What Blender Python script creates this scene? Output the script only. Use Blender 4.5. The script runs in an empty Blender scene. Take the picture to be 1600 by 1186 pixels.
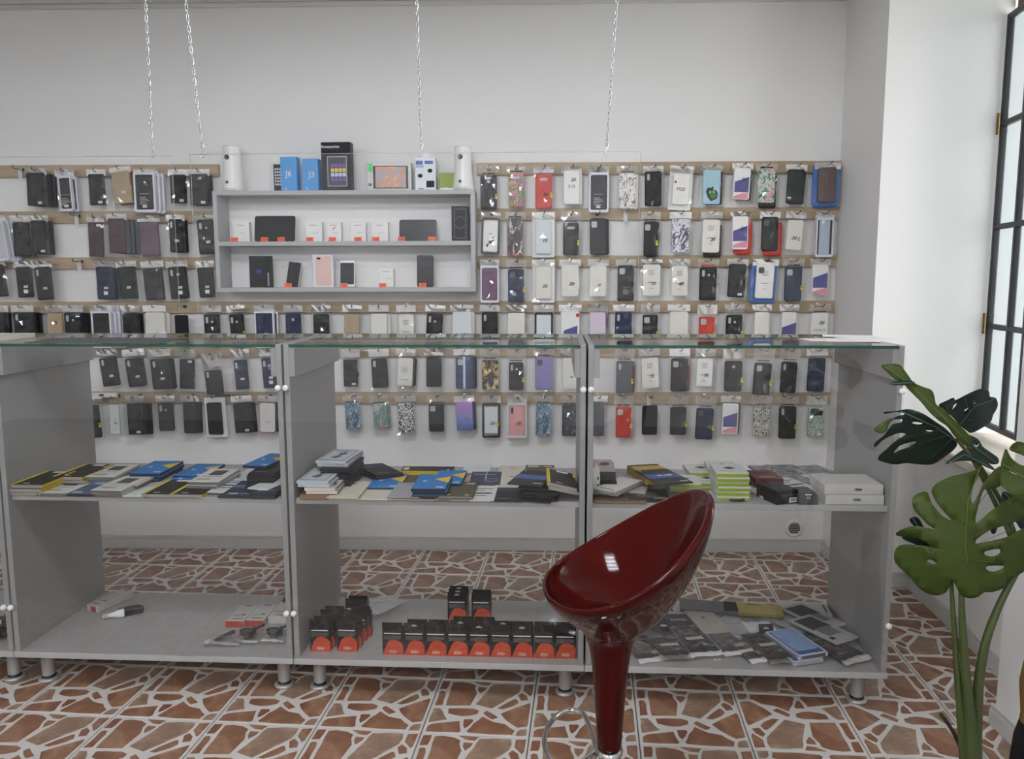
import bpy, bmesh, math, random
from mathutils import Vector, Matrix, geometry, noise
random.seed(11)
S = bpy.context.scene
COL = S.collection
PI = math.pi

# ------------------------------------------------------------------ camera
FPX, DCAM, HCAM = 1253.4, 3.604, 1.2464
CR = Vector((0.99968, 0.02515, -0.00218)); CU = Vector((-0.0010, 0.12317, 0.99239)); CF = Vector((-0.0252, 0.9921, -0.1231))
CR.normalize(); CF = (CF - CR*CF.dot(CR)).normalized(); CU = CR.cross(CF)
cd = bpy.data.cameras.new('camera'); cam = bpy.data.objects.new('camera', cd); COL.objects.link(cam)
cd.sensor_width = 36; cd.lens = FPX/1600*36; cd.clip_start = 0.05
m3 = Matrix((CR, CU, -CF)).transposed()
cam.matrix_world = Matrix.Translation((0, -DCAM, HCAM)) @ m3.to_4x4()
S.camera = cam
CO = Vector((0, -DCAM, HCAM))

# ------------------------------------------------------------------ world, exposure
S.view_settings.view_transform = 'Standard'; S.view_settings.look = 'None'
S.view_settings.gamma = 1; S.view_settings.use_curve_mapping = False
S.view_settings.exposure = 0.95
S.cycles.transparent_max_bounces = 40
S.cycles.max_bounces = 8; S.cycles.diffuse_bounces = 5; S.cycles.glossy_bounces = 4
S.cycles.sample_clamp_indirect = 4
W = bpy.data.worlds.new('sky'); S.world = W; W.use_nodes = True
bg = W.node_tree.nodes['Background']; bg.inputs[0].default_value = (0.97, 0.985, 1, 1); bg.inputs[1].default_value = 2.1
LAMP_STRENGTH = 66.0

# ------------------------------------------------------------------ pixel rays (points on known real planes)
def ray(p): return CF + CR*((p[0]-800)/FPX) - CU*((p[1]-593)/FPX)
def at_y(p, y): d = ray(p); return CO + d*((y-CO.y)/d.y)
def at_z(p, z): d = ray(p); return CO + d*((z-CO.z)/d.z)
def at_x(p, x): d = ray(p); return CO + d*((x-CO.x)/d.x)
def at_plane(p, P, n): d = ray(p); return CO + d*((P-CO).dot(n)/d.dot(n))

# ------------------------------------------------------------------ materials
def lin(h):
    h = h.lstrip('#'); v = [int(h[i:i+2], 16)/255 for i in (0, 2, 4)]
    return tuple((c/12.92 if c <= .04045 else ((c+.055)/1.055)**2.4) for c in v) + (1,)
MATS = {}
def mat(name, col='#808080', rough=.5, metal=0, spec=.5, coat=0, bump=0, bscale=200, var=0, vscale=8, emit=None, estr=0):
    if name in MATS: return MATS[name]
    m = bpy.data.materials.new(name); m.use_nodes = True; nt = m.node_tree; b = nt.nodes['Principled BSDF']
    b.inputs['Base Color'].default_value = lin(col); b.inputs['Roughness'].default_value = rough
    b.inputs['Metallic'].default_value = metal; b.inputs['Specular IOR Level'].default_value = spec
    b.inputs['Coat Weight'].default_value = coat; b.inputs['Coat Roughness'].default_value = .04
    if emit: b.inputs['Emission Color'].default_value = lin(emit); b.inputs['Emission Strength'].default_value = estr
    tc = nt.nodes.new('ShaderNodeTexCoord')
    if var:
        n = nt.nodes.new('ShaderNodeTexNoise'); n.inputs['Scale'].default_value = vscale; n.inputs['Detail'].default_value = 5
        nt.links.new(tc.outputs['Object'], n.inputs['Vector'])
        mx = nt.nodes.new('ShaderNodeMix'); mx.data_type = 'RGBA'
        c = lin(col); mx.inputs[6].default_value = tuple(x*(1-var) for x in c[:3])+(1,); mx.inputs[7].default_value = tuple(min(1, x*(1+var)) for x in c[:3])+(1,)
        nt.links.new(n.outputs['Fac'], mx.inputs[0]); nt.links.new(mx.outputs[2], b.inputs['Base Color'])
    if bump:
        n2 = nt.nodes.new('ShaderNodeTexNoise'); n2.inputs['Scale'].default_value = bscale; n2.inputs['Detail'].default_value = 4
        nt.links.new(tc.outputs['Object'], n2.inputs['Vector'])
        bp = nt.nodes.new('ShaderNodeBump'); bp.inputs['Strength'].default_value = bump; bp.inputs['Distance'].default_value = .002
        nt.links.new(n2.outputs['Fac'], bp.inputs['Height']); nt.links.new(bp.outputs['Normal'], b.inputs['Normal'])
    MATS[name] = m; return m
def film(name, tint='#ffffff', haze=.08, k=1.0, rough=.08, hazecol='#f2f2f2', bump=0, ior=1.45):
    if name in MATS: return MATS[name]
    m = bpy.data.materials.new(name); m.use_nodes = True; nt = m.node_tree
    for n in list(nt.nodes): nt.nodes.remove(n)
    out = nt.nodes.new('ShaderNodeOutputMaterial'); tr = nt.nodes.new('ShaderNodeBsdfTransparent'); tr.inputs[0].default_value = lin(tint)
    df = nt.nodes.new('ShaderNodeBsdfDiffuse'); df.inputs[0].default_value = lin(hazecol)
    gl = nt.nodes.new('ShaderNodeBsdfGlossy'); gl.inputs['Roughness'].default_value = rough
    fr = nt.nodes.new('ShaderNodeFresnel'); ge = nt.nodes.new('ShaderNodeNewGeometry'); mr = nt.nodes.new('ShaderNodeMapRange')
    mr.inputs[3].default_value = ior; mr.inputs[4].default_value = 1/ior; nt.links.new(ge.outputs['Backfacing'], mr.inputs[0]); nt.links.new(mr.outputs[0], fr.inputs[0])
    mu = nt.nodes.new('ShaderNodeMath'); mu.operation = 'MULTIPLY'; mu.inputs[1].default_value = k
    m1 = nt.nodes.new('ShaderNodeMixShader'); m1.inputs[0].default_value = haze
    m2 = nt.nodes.new('ShaderNodeMixShader'); L = nt.links.new
    L(fr.outputs[0], mu.inputs[0]); L(tr.outputs[0], m1.inputs[1]); L(df.outputs[0], m1.inputs[2])
    L(mu.outputs[0], m2.inputs[0]); L(m1.outputs[0], m2.inputs[1]); L(gl.outputs[0], m2.inputs[2]); L(m2.outputs[0], out.inputs[0])
    if bump:
        tc = nt.nodes.new('ShaderNodeTexCoord'); n2 = nt.nodes.new('ShaderNodeTexNoise'); n2.inputs['Scale'].default_value = 6
        L(tc.outputs['Object'], n2.inputs['Vector']); bp = nt.nodes.new('ShaderNodeBump'); bp.inputs['Strength'].default_value = bump
        bp.inputs['Distance'].default_value = .02; L(n2.outputs['Fac'], bp.inputs['Height']); L(bp.outputs['Normal'], gl.inputs['Normal']); L(bp.outputs['Normal'], fr.inputs['Normal'])
    MATS[name] = m; return m
def ramp_mat(name, stops, scale=5, detail=4, dist=1.5, kind='noise', rough=.35, stretch=(1, 1, 1), coords='Generated'):
    if name in MATS: return MATS[name]
    m = bpy.data.materials.new(name); m.use_nodes = True; nt = m.node_tree; b = nt.nodes['Principled BSDF']; b.inputs['Roughness'].default_value = rough
    tc = nt.nodes.new('ShaderNodeTexCoord'); mp = nt.nodes.new('ShaderNodeMapping'); mp.inputs['Scale'].default_value = stretch
    L = nt.links.new; L(tc.outputs[coords], mp.inputs[0])
    if kind == 'noise':
        t = nt.nodes.new('ShaderNodeTexNoise'); t.inputs['Scale'].default_value = scale; t.inputs['Detail'].default_value = detail; t.inputs['Distortion'].default_value = dist; o = t.outputs['Fac']; L(mp.outputs[0], t.inputs['Vector'])
    elif kind == 'voronoi':
        t = nt.nodes.new('ShaderNodeTexVoronoi'); t.inputs['Scale'].default_value = scale; L(mp.outputs[0], t.inputs['Vector'])
        sp = nt.nodes.new('ShaderNodeSeparateColor'); L(t.outputs['Color'], sp.inputs[0]); o = sp.outputs[0]
    elif kind == 'edge':
        t = nt.nodes.new('ShaderNodeTexVoronoi'); t.feature = 'DISTANCE_TO_EDGE'; t.inputs['Scale'].default_value = scale; L(mp.outputs[0], t.inputs['Vector']); o = t.outputs['Distance']
    elif kind == 'wave':
        t = nt.nodes.new('ShaderNodeTexWave'); t.inputs['Scale'].default_value = scale; t.inputs['Distortion'].default_value = dist; L(mp.outputs[0], t.inputs['Vector']); o = t.outputs['Fac']
    else:
        sp = nt.nodes.new('ShaderNodeSeparateXYZ'); L(mp.outputs[0], sp.inputs[0]); o = sp.outputs[{'gx': 0, 'gy': 1, 'gz': 2}[kind]]
    r = nt.nodes.new('ShaderNodeValToRGB'); e = r.color_ramp.elements
    hard = kind == 'voronoi'
    if hard: r.color_ramp.interpolation = 'CONSTANT'
    while len(e) > 1: e.remove(e[-1])
    e[0].position = stops[0][0]; e[0].color = lin(stops[0][1])
    for p, c in stops[1:]: q = e.new(p); q.color = lin(c)
    L(o, r.inputs[0]); L(r.outputs[0], b.inputs['Base Color']); MATS[name] = m; return m

wall_m = mat('painted_plaster', '#e9e8e5', .85, bump=.25, bscale=60, var=.02, vscale=3)
ceil_m = mat('ceiling_paint', '#d9d7d2', .9)
base_m = mat('glazed_skirting', '#c9c8c4', .3, var=.04, vscale=20)
grey_m = mat('grey_melamine', '#9a9996', .42, var=.05, vscale=40, bump=.05, bscale=300)
edge_m = mat('grey_edge_band', '#acaba7', .4)
shelfgrey_m = mat('grey_shelf_board', '#b0b0b0', .5, var=.03, vscale=30)
wood_m = ramp_mat('pine_plank', [(0, '#85725c'), (.45, '#a8957a'), (.75, '#b7a488'), (1, '#98846a')], scale=3, detail=6, dist=.6, stretch=(2.5, 20, 14), rough=.55, coords='Object')
chrome_m = mat('chrome', '#d8d8d8', .12, metal=1)
steel_m = mat('brushed_steel', '#c2c2c0', .42, metal=.55)
dksteel_m = mat('zinc_wire', '#77777a', .3, metal=1)
white_m = mat('white_plastic', '#ecebe7', .35)
paper_m = mat('white_paper', '#efeeea', .7)
black_m = mat('black_plastic', '#19191b', .35)
gloss_black_m = mat('black_glass', '#0a0a0c', .32, spec=.3)
red_m = mat('red_lacquer', '#3c0a08', .09, spec=.4, var=.08, vscale=3)
red_m.node_tree.nodes['Principled BSDF'].inputs['IOR'].default_value = 1.33
grout_m = mat('dark_grout', '#6d6863', .9, var=.1, vscale=30)
joint_m = mat('tile_mortar_print', '#cfccc6', .5, var=.06, vscale=15)
stone_ms = []
for i, st in enumerate([[(.25, '#6f4c3a'), (.5, '#886049'), (.72, '#a3846a')], [(.25, '#775c4b'), (.5, '#957a66'), (.7, '#b9a692')], [(.25, '#6a4736'), (.5, '#81543e'), (.75, '#98725a')]]):
    stone_ms.append(ramp_mat('tile_stone_%s' % 'abc'[i], st, scale=16, detail=8, dist=.8, rough=.38, coords='Object'))
brass_m = mat('brass', '#8a6a3a', .35, metal=1)
frame_m = mat('black_iron', '#26282a', .45)
glass_m = film('clear_glass', '#ffffff', 0.004, 1.0, .01, ior=1.5)
acryl_m = film('acrylic_sheet', '#ffffff', 0.002, .45, .02, ior=1.45)
win_m = film('window_glass', '#dfe4e6', .06, 1, .05)
gedge_m = mat('glass_edge_green', '#1d4a3c', .1)
bag_m = film('cellophane', '#ffffff', .012, 1.0, .05)
bag2_m = film('milky_plastic', '#f4f4f4', .45, 1.3, .2)
hdr_m = mat('white_header_film', '#f2f1ee', .22)
hdrc_m = film('clear_header_film', '#fafafa', .25, 2.2, .1)
yellow_m = mat('yellow_sticker', '#d8d020', .5)
label_m = mat('white_sticker', '#e9e9e6', .55)
ink_m = mat('black_ink', '#161616', .95)
greyink_m = mat('grey_print', '#8a8a8a', .95)
whiteink_m = mat('white_print', '#e8e8e8', .5)
orange_m = mat('orange_tag', '#f0683a', .55)
redink_m = mat('red_print', '#c23a28', .5)
COLS = dict(black='#101012', charcoal='#232325', navy='#172140', brown='#46343a', mauve='#66525a', beige='#b09c7e', cream='#e2dfd4', white='#eceae6', red='#c23a2e', plum='#73506a', darkgreen='#131d18',
            slate='#55585e', pink='#e3a9a4', lilacpink='#d8c9d8', blackbrown='#1e1917', greyblue='#3c4356', frost='#d9dfe0', olive='#5f5c4c', blue='#2f79bb', silver='#c9d0d4', grey='#a9a9ab', gold='#d8c56a', lime='#9fb52c', darkred='#6b1a1c', brownbox='#8a6f55', purplelilac='#8a83b6', lightgrey='#c6c8ca', bluebox='#3f83c4', orange='#e2512c')
def cmat(c):
    if c in PATTERNS: return PATTERNS[c]()
    return mat('case_'+c, COLS[c], .5, spec=.3)
PATTERNS = {
 'tropic': lambda: ramp_mat('print_tropic', [(.34, '#c76a8e'), (.43, '#4a7a3c'), (.48, '#24402a'), (.53, '#c9a04a'), (.58, '#b8486a'), (.66, '#8a5a98')], 3.2, kind='noise', detail=3),
 'sketch': lambda: ramp_mat('print_sketch', [(0, '#303030'), (.43, '#55504c'), (.47, '#e6e2da'), (1, '#efece4')], 6, detail=6, dist=2),
 'darkbloom': lambda: ramp_mat('print_dark_bloom', [(0, '#141214'), (.5, '#221c1e'), (.58, '#8a6a62'), (.66, '#e0d2c8'), (1, '#7a2a2a')], 4, detail=5, dist=1.5),
 'purplemarble': lambda: ramp_mat('print_purple_marble', [(0, '#2c2436'), (.42, '#4a3f66'), (.5, '#d8d6dc'), (.62, '#eae8ea'), (.7, '#53486c'), (1, '#c8b66a')], 3.5, detail=5, dist=2),
 'floral': lambda: ramp_mat('print_floral', [(0, '#2f4a3c'), (.4, '#3d6a52'), (.48, '#a9c2b4'), (.56, '#c9d6cc'), (.62, '#d98a9a'), (1, '#c05a70')], 6, detail=3, dist=1.2),
 'bluemarble': lambda: ramp_mat('print_blue_marble', [(0, '#1f2c3c'), (.4, '#34506a'), (.55, '#7f9db0'), (.7, '#dfe6ea'), (1, '#3c5a70')], 4, detail=7, dist=2),
 'tealmarble': lambda: ramp_mat('print_teal_marble', [(0, '#3e6a66'), (.45, '#6a9490'), (.55, '#b9a8a0'), (1, '#d8ccc6')], 3, detail=4, dist=1.5),
 'blackmarble': lambda: ramp_mat('print_black_marble', [(0, '#0f1118'), (.5, '#1e2130'), (.62, '#55586a'), (.72, '#c8c8d0'), (1, '#2a2c3a')], 5, detail=7, dist=2.5),
 'glyphs': lambda: ramp_mat('print_glyphs', [(0, '#202024'), (.08, '#202024'), (.12, '#e8e8e8'), (1, '#f0f0f0')], 9, kind='edge'),
 'sunset': lambda: ramp_mat('print_sunset', [(0, '#4f6aa8'), (.45, '#7a86c8'), (.75, '#a884c8'), (1, '#b78ad0')], kind='gz'),
 'goldbloom': lambda: ramp_mat('print_gold_bloom', [(0, '#16161a'), (.48, '#2a2a2c'), (.56, '#c8a038'), (.66, '#e4dccb'), (1, '#6a94a0')], 4.5, detail=4, dist=1),
 'mandala': lambda: ramp_mat('print_mandala', [(0, '#141414'), (.42, '#2a2622'), (.46, '#dfe4da'), (.54, '#a8c8b8'), (.6, '#a8543a'), (1, '#1c1c1c')], 9, detail=2, dist=.5),
 'stripes': lambda: ramp_mat('print_navy_stripes', [(0, '#2a3a5c'), (.40, '#34486e'), (.44, '#d8dee8'), (.52, '#d8dee8'), (.56, '#3b4f78'), (1, '#26344e')], kind='gx'),
 'sky': lambda: mat('case_sky', '#a5c8d6', .4),
 'woodbrown': lambda: ramp_mat('print_wood', [(0, '#382622'), (.5, '#5a4038'), (1, '#6e5248')], 2, kind='wave', dist=4, stretch=(3, 1, .6)),
 'icewindow': lambda: ramp_mat('print_ice', [(0, '#2c3038'), (.12, '#2c3038'), (.16, '#b4c0cc'), (.84, '#b4c0cc'), (.88, '#2c3038'), (1, '#2c3038')], kind='gx'),
 'bike': lambda: ramp_mat('print_bicycle', [(0, '#56645a'), (.02, '#56645a'), (.045, '#aabaa8'), (1, '#b4c1b0')], 3.5, kind='edge'),
}

# ------------------------------------------------------------------ object helpers
def link(name, me, ms=None, parent=None):
    o = bpy.data.objects.new(name, me); COL.objects.link(o)
    if parent is not None: o.parent = parent
    if ms is not None:
        ms = ms if isinstance(ms, (list, tuple)) else [ms]
        if me is not None and len(me.materials) < len(ms):
            for m in ms[len(me.materials):]: me.materials.append(m)
        for i, m in enumerate(ms):
            if me.materials[i] != m: o.material_slots[i].link = 'OBJECT'; o.material_slots[i].material = m
    return o
LABELS = {}
def tag(o, label, cat, group=None):
    o['label'] = label; o['category'] = cat
    if group: o['group'] = group
    return o
def thing(name, loc, label, cat, group=None, rz=0, ry=0, rx=0):
    o = bpy.data.objects.new(name, None); COL.objects.link(o); o.empty_display_size = .02
    o.location = loc; o.rotation_euler = (rx, ry, rz); return tag(o, label, cat, group)
def struct(o): o['kind'] = 'structure'; return o
def bm_to(bm, name):
    me = bpy.data.meshes.new(name); bmesh.ops.recalc_face_normals(bm, faces=bm.faces); bm.to_mesh(me); bm.free(); return me
def bm_box(bm, c, s, bev=0, mi=0, rz=0):
    r = bmesh.ops.create_cube(bm, size=1); vs = r['verts']
    for v in vs: v.co = Vector((v.co.x*s[0], v.co.y*s[1], v.co.z*s[2]))
    fs = set(f for v in vs for f in v.link_faces)
    if bev:
        es = set(e for v in vs for e in v.link_edges)
        rr = bmesh.ops.bevel(bm, geom=list(es), offset=bev, segments=1, affect='EDGES'); vs = list(set(v for f in rr['faces'] for v in f.verts)); fs = set(f for v in vs for f in v.link_faces)
    M = Matrix.Translation(c) @ Matrix.Rotation(rz, 4, 'Z')
    for v in set(v for f in fs for v in f.verts): v.co = M @ v.co
    for f in fs: f.material_index = mi
def box_me(s, bev=0, c=(0, 0, 0), name='box'):
    bm = bmesh.new(); bm_box(bm, c, s, bev); return bm_to(bm, name)
_bc = {}
def box(name, c, s, m, parent=None, bev=0, rz=0, mesh_at_origin=True):
    k = (tuple(round(x, 4) for x in s), bev)
    if k not in _bc: _bc[k] = box_me(s, bev)
    o = link(name, _bc[k], m, parent); o.location = c; o.rotation_euler[2] = rz; return o
def tube_me(pts, r, n=6, name='tube', caps=True):
    pts = [Vector(p) for p in pts]; rs = r if isinstance(r, (list, tuple)) else [r]*len(pts)
    bm = bmesh.new(); rings = []; up = Vector((0, 0, 1)); prev = None
    for i, p in enumerate(pts):
        t = (pts[min(i+1, len(pts)-1)]-pts[max(i-1, 0)]).normalized()
        if prev is None: a = t.cross(up if abs(t.z) < .95 else Vector((1, 0, 0))).normalized()
        else: a = (prev - t*prev.dot(t)).normalized()
        prev = a; b = t.cross(a)
        rings.append([bm.verts.new(p + (a*math.cos(2*PI*k/n)+b*math.sin(2*PI*k/n))*rs[i]) for k in range(n)])
    for i in range(len(rings)-1):
        for k in range(n): bm.faces.new((rings[i][k], rings[i][(k+1) % n], rings[i+1][(k+1) % n], rings[i+1][k]))
    if caps:
        bm.faces.new(rings[0][::-1]); bm.faces.new(rings[-1])
    for f in bm.faces: f.smooth = True
    return bm_to(bm, name)
def smooth_path(pts, k=4):
    P = [Vector(p) for p in pts]; out = []
    for i in range(len(P)-1):
        a, b, c, d = P[max(i-1, 0)], P[i], P[i+1], P[min(i+2, len(P)-1)]
        for j in range(k):
            t = j/k; out.append(.5*((2*b)+(c-a)*t+(2*a-5*b+4*c-d)*t*t+(3*b-a-3*c+d)*t**3))
    return out+[P[-1]]
def lathe_me(prof, n=24, name='lathe', smooth=True):
    bm = bmesh.new(); rings = []
    for r, z in prof:
        rings.append([bm.verts.new((r*math.cos(2*PI*k/n), r*math.sin(2*PI*k/n), z)) for k in range(n)] if r > 1e-6 else [bm.verts.new((0, 0, z))])
    for A, B in zip(rings, rings[1:]):
        for k in range(n):
            if len(A) == 1 and len(B) == 1: continue
            if len(A) == 1: bm.faces.new((A[0], B[(k+1) % n], B[k]))
            elif len(B) == 1: bm.faces.new((A[k], A[(k+1) % n], B[0]))
            else: bm.faces.new((A[k], A[(k+1) % n], B[(k+1) % n], B[k]))
    for f in bm.faces: f.smooth = smooth
    return bm_to(bm, name)
def rrect(w, h, r, seg=3):
    P = []
    for cx, cy, a0 in ((w/2-r, h/2-r, 0), (-w/2+r, h/2-r, 90), (-w/2+r, -h/2+r, 180), (w/2-r, -h/2+r, 270)):
        for i in range(seg+1):
            a = math.radians(a0+90*i/seg); P.append((cx+r*math.cos(a), cy+r*math.sin(a)))
    return P
def slab_me(outline, t, bev=.001, name='slab', axis='y'):
    """rounded slab; outline in x/z with the front facing -y (axis y) or in x/y with the front facing +z (axis z); thickness t centred"""
    bm = bmesh.new(); n = len(outline)
    def inset(k): # shrink towards the centre
        w = max(abs(p[0]) for p in outline); h = max(abs(p[1]) for p in outline)
        return [(p[0]*(1-k/w), p[1]*(1-k/h)) for p in outline]
    rings = []
    for off, k in ((-t/2, bev), (-t/2+bev, 0), (t/2-bev, 0), (t/2, bev)):
        pts = inset(k)
        rings.append([bm.verts.new((p[0], off, p[1]) if axis == 'y' else (p[0], p[1], -off)) for p in pts])
    for A, B in zip(rings, rings[1:]):
        for k in range(n): bm.faces.new((A[k], A[(k+1) % n], B[(k+1) % n], B[k]))
    bm.faces.new(rings[0]); bm.faces.new(rings[-1])
    return bm_to(bm, name)
def poly_me(polys, d=.0004, axis='y', name='print'):
    """thin flat printed shapes: polys = [(points, material index)]"""
    bm = bmesh.new(); off = -.00012
    for pts, mi in polys:
        off += .00012
        for s in (-1, 1):
            vs = [bm.verts.new((p[0], s*d/2-off, p[1]) if axis == 'y' else (p[0], p[1], -s*d/2+off)) for p in pts]
            f = bm.faces.new(vs); f.material_index = mi
            if s == -1: first = vs
        for k in range(len(pts)):
            f = bm.faces.new((first[k], first[(k+1) % len(pts)], vs[(k+1) % len(pts)], vs[k])); f.material_index = mi
    return bm_to(bm, name)
def rect(x0, y0, x1, y1): return [(x0, y0), (x1, y0), (x1, y1), (x0, y1)]
_tc = {}
def text_me(s, size, axis='y', shear=0, bold=0):
    k = (s, size, axis, shear, bold)
    if k in _tc: return _tc[k]
    cu = bpy.data.curves.new('lettering', 'FONT'); cu.body = s; cu.size = size; cu.align_x = 'CENTER'; cu.align_y = 'CENTER'; cu.resolution_u = 2; cu.shear = shear; cu.offset = bold; cu.extrude = .0002
    o = bpy.data.objects.new('lettering', cu); COL.objects.link(o); bpy.context.view_layer.update()
    me = bpy.data.meshes.new_from_object(o.evaluated_get(bpy.context.evaluated_depsgraph_get()))
    bpy.data.objects.remove(o); bpy.data.curves.remove(cu)
    if axis == 'y': me.transform(Matrix.Rotation(PI/2, 4, 'X'))
    me.name = 'lettering'; me.materials.clear(); _tc[k] = me; return me

# ------------------------------------------------------------------ room shell
ZC = 2.56
struct(box('wall_back', (-1.2, .1, ZC/2), (8.2, .2, ZC+.1), wall_m))
struct(box('wall_left', (-5.1, -3, ZC/2), (.2, 7, ZC+.1), wall_m))
struct(box('wall_front', (-1.2, -6.1, ZC/2), (8.2, .2, ZC+.1), wall_m))
bm = bmesh.new()
def prism(bm, pts, z0, z1, mi=0):
    lo = [bm.verts.new((p[0], p[1], z0)) for p in pts]; hi = [bm.verts.new((p[0], p[1], z1)) for p in pts]
    fs = [bm.faces.new(lo[::-1]), bm.faces.new(hi)]
    for k in range(len(pts)): fs.append(bm.faces.new((lo[k], lo[(k+1) % len(pts)], hi[(k+1) % len(pts)], hi[k])))
    for f in fs: f.material_index = mi
PX = 1.335; SILL = .645
prism(bm, [(PX, .05), (PX, -.42), (1.80, -.42), (1.80, .05)], -.05, ZC+.05)                 # pilaster between the back wall and the niche
prism(bm, [(1.535, -.42), (1.462, -1.45), (1.95, -1.45), (1.95, -.42)], -.05, SILL-.03)      # parapet under the window
prism(bm, [(1.30, -1.452), (2.05, -1.452), (2.05, -6.2), (1.30, -6.2)], -.05, ZC+.05)          # wall nearer than the niche
struct(link('wall_right', bm_to(bm, 'wall_right'), wall_m))
struct(box('ceiling', (-1.2, -3, ZC+.07), (8.2, 6.4, .14), ceil_m))
bm = bmesh.new()
for z0, z1, d in ((2.415, 2.435, .012), (2.435, 2.455, .024), (2.455, 2.50, .05), (2.50, 2.52, .075), (2.52, ZC, .10)):
    bm_box(bm, (-1.9, -d/2, (z0+z1)/2), (6.45, d, z1-z0), .003)
struct(link('trim_1', bm_to(bm, 'cornice'), ceil_m))
floor = struct(box('floor', (-1.2, -3, -.053), (8.2, 6.4, .094), grout_m))
# tiles
T = .30; GX, GY, PHI = -1.50426, 2.16819-DCAM, -.070286
POLYS = [[(.031,.955),(.108,.962),(.109,.887),(.098,.803),(.026,.793)],[(.036,.741),(.057,.759),(.09,.754),(.106,.691),(.104,.582),(.109,.491),(.032,.476)],[(.137,.948),(.214,.963),(.314,.947),(.385,.904),(.383,.846),(.418,.744),(.384,.501),(.144,.482),(.137,.6),(.14,.742)],[(.358,.973),(.543,.968),(.511,.907),(.436,.913)],[(.415,.873),(.502,.865),(.492,.815),(.447,.747),(.417,.808)],[(.553,.944),(.693,.965),(.843,.962),(.852,.889),(.842,.799),(.729,.639),(.602,.469),(.504,.504),(.428,.535),(.474,.662),(.52,.809)],[(.883,.954),(.977,.97),(.973,.779),(.955,.738),(.881,.835)],[(.837,.743),(.869,.79),(.925,.735),(.942,.659),(.873,.64)],[(.657,.474),(.717,.562),(.806,.669),(.829,.664),(.855,.605),(.817,.541),(.711,.464)],[(.695,.382),(.818,.496),(.963,.607),(.974,.555),(.973,.238),(.967,.183),(.883,.155),(.817,.21),(.74,.301)],[(.178,.43),(.276,.446),(.418,.452),(.482,.421),(.477,.362),(.404,.32),(.34,.304),(.256,.32),(.189,.35)],[(.032,.424),(.1,.43),(.136,.374),(.161,.304),(.202,.237),(.032,.173),(.027,.278)],[(.528,.381),(.557,.425),(.599,.388),(.681,.317),(.63,.276),(.567,.327)],[(.358,.251),(.443,.259),(.455,.232),(.422,.146),(.387,.102),(.366,.155)],[(.036,.111),(.065,.148),(.324,.22),(.338,.139),(.362,.047),(.341,.025),(.033,.016)],[(.411,.051),(.458,.191),(.528,.324),(.639,.235),(.763,.205),(.859,.106),(.841,.025),(.638,.019),(.432,.033)],[(.881,.081),(.907,.123),(.969,.136),(.975,.09),(.97,.024),(.873,.015)]]
STONE_OF = [2, 2, 0, 0, 0, 1, 0, 0, 0, 0, 0, 1, 2, 2, 0, 0, 1]
bm = bmesh.new()
g = T/2-.0016
bm_box(bm, (0, 0, -.005), (2*g, 2*g, .010), .0012, 0)
for P, mi in zip(POLYS, STONE_OF):
    P2 = []
    for i, p in enumerate(P):   # wobble the broken stone edges a little
        q = P[(i+1) % len(P)]; P2.append(p)
        if math.hypot(q[0]-p[0], q[1]-p[1]) > .12: P2.append(((p[0]+q[0])/2+random.uniform(-.006, .006), (p[1]+q[1])/2+random.uniform(-.006, .006)))
    c = (sum(p[0] for p in P2)/len(P2), sum(p[1] for p in P2)/len(P2))
    a = [bm.verts.new(((p[0]-.5)*T, (p[1]-.5)*T, -.0002)) for p in P2]
    b = [bm.verts.new(((c[0]+(p[0]-c[0])*.965-.5)*T, (c[1]+(p[1]-c[1])*.965-.5)*T, .0010)) for p in P2]
    f = bm.faces.new(b); f.material_index = mi+1
    for k in range(len(P2)): f = bm.faces.new((a[k], a[(k+1) % len(a)], b[(k+1) % len(a)], b[k])); f.material_index = mi+1
tile_me = bm_to(bm, 'floor_tile')
for m in [joint_m]+stone_ms: tile_me.materials.append(m)
for r in range(-3, 6):
    for c in range(-4, 11):
        lx, ly = (c+.5)*T, (r+.5)*T
        x = GX+lx*math.cos(PHI)-ly*math.sin(PHI); y = GY+lx*math.sin(PHI)+ly*math.cos(PHI)
        if x < -2.75 or x > 1.68 or y > .12 or y < -2.1: continue
        if x > 1.45 and y < -1.5: continue
        o = link('floor_tile', tile_me, None, floor); o.matrix_parent_inverse = floor.matrix_basis.inverted()
        o.location = (x, y, 0); o.rotation_euler[2] = PHI + (PI if (c >= 7 and r < 4) else 0)
# skirting
def skirt(name, a, b, h=.062, t=.012):
    a = Vector(a); b = Vector(b); L = (b-a).length; d = (b-a)/L; n = Vector((d.y, -d.x))
    bm = bmesh.new()
    bm_box(bm, (L/2, t/2, h*.36), (L, t, h*.72), .001); bm_box(bm, (L/2, t/2-.0015, h*.80), (L, t-.003, h*.16), .002); bm_box(bm, (L/2, t/2-.001, h*.94), (L, t-.001, h*.12), .002)
    o = struct(link(name, bm_to(bm, 'skirting'), base_m)); o.location = (a.x, a.y, .001)
    o.rotation_euler[2] = math.atan2(d.y, d.x); return o
skirt('baseboard_back', (PX, 0), (-5, 0)); skirt('baseboard_right', (PX, -.43), (PX, 0)); skirt('baseboard_right.001', (1.535, -.42), (PX-.012, -.42))
skirt('baseboard_right.002', (1.462, -1.45), (1.535, -.42)); skirt('baseboard_right.003', (1.30, -6), (1.30, -1.44))
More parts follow.
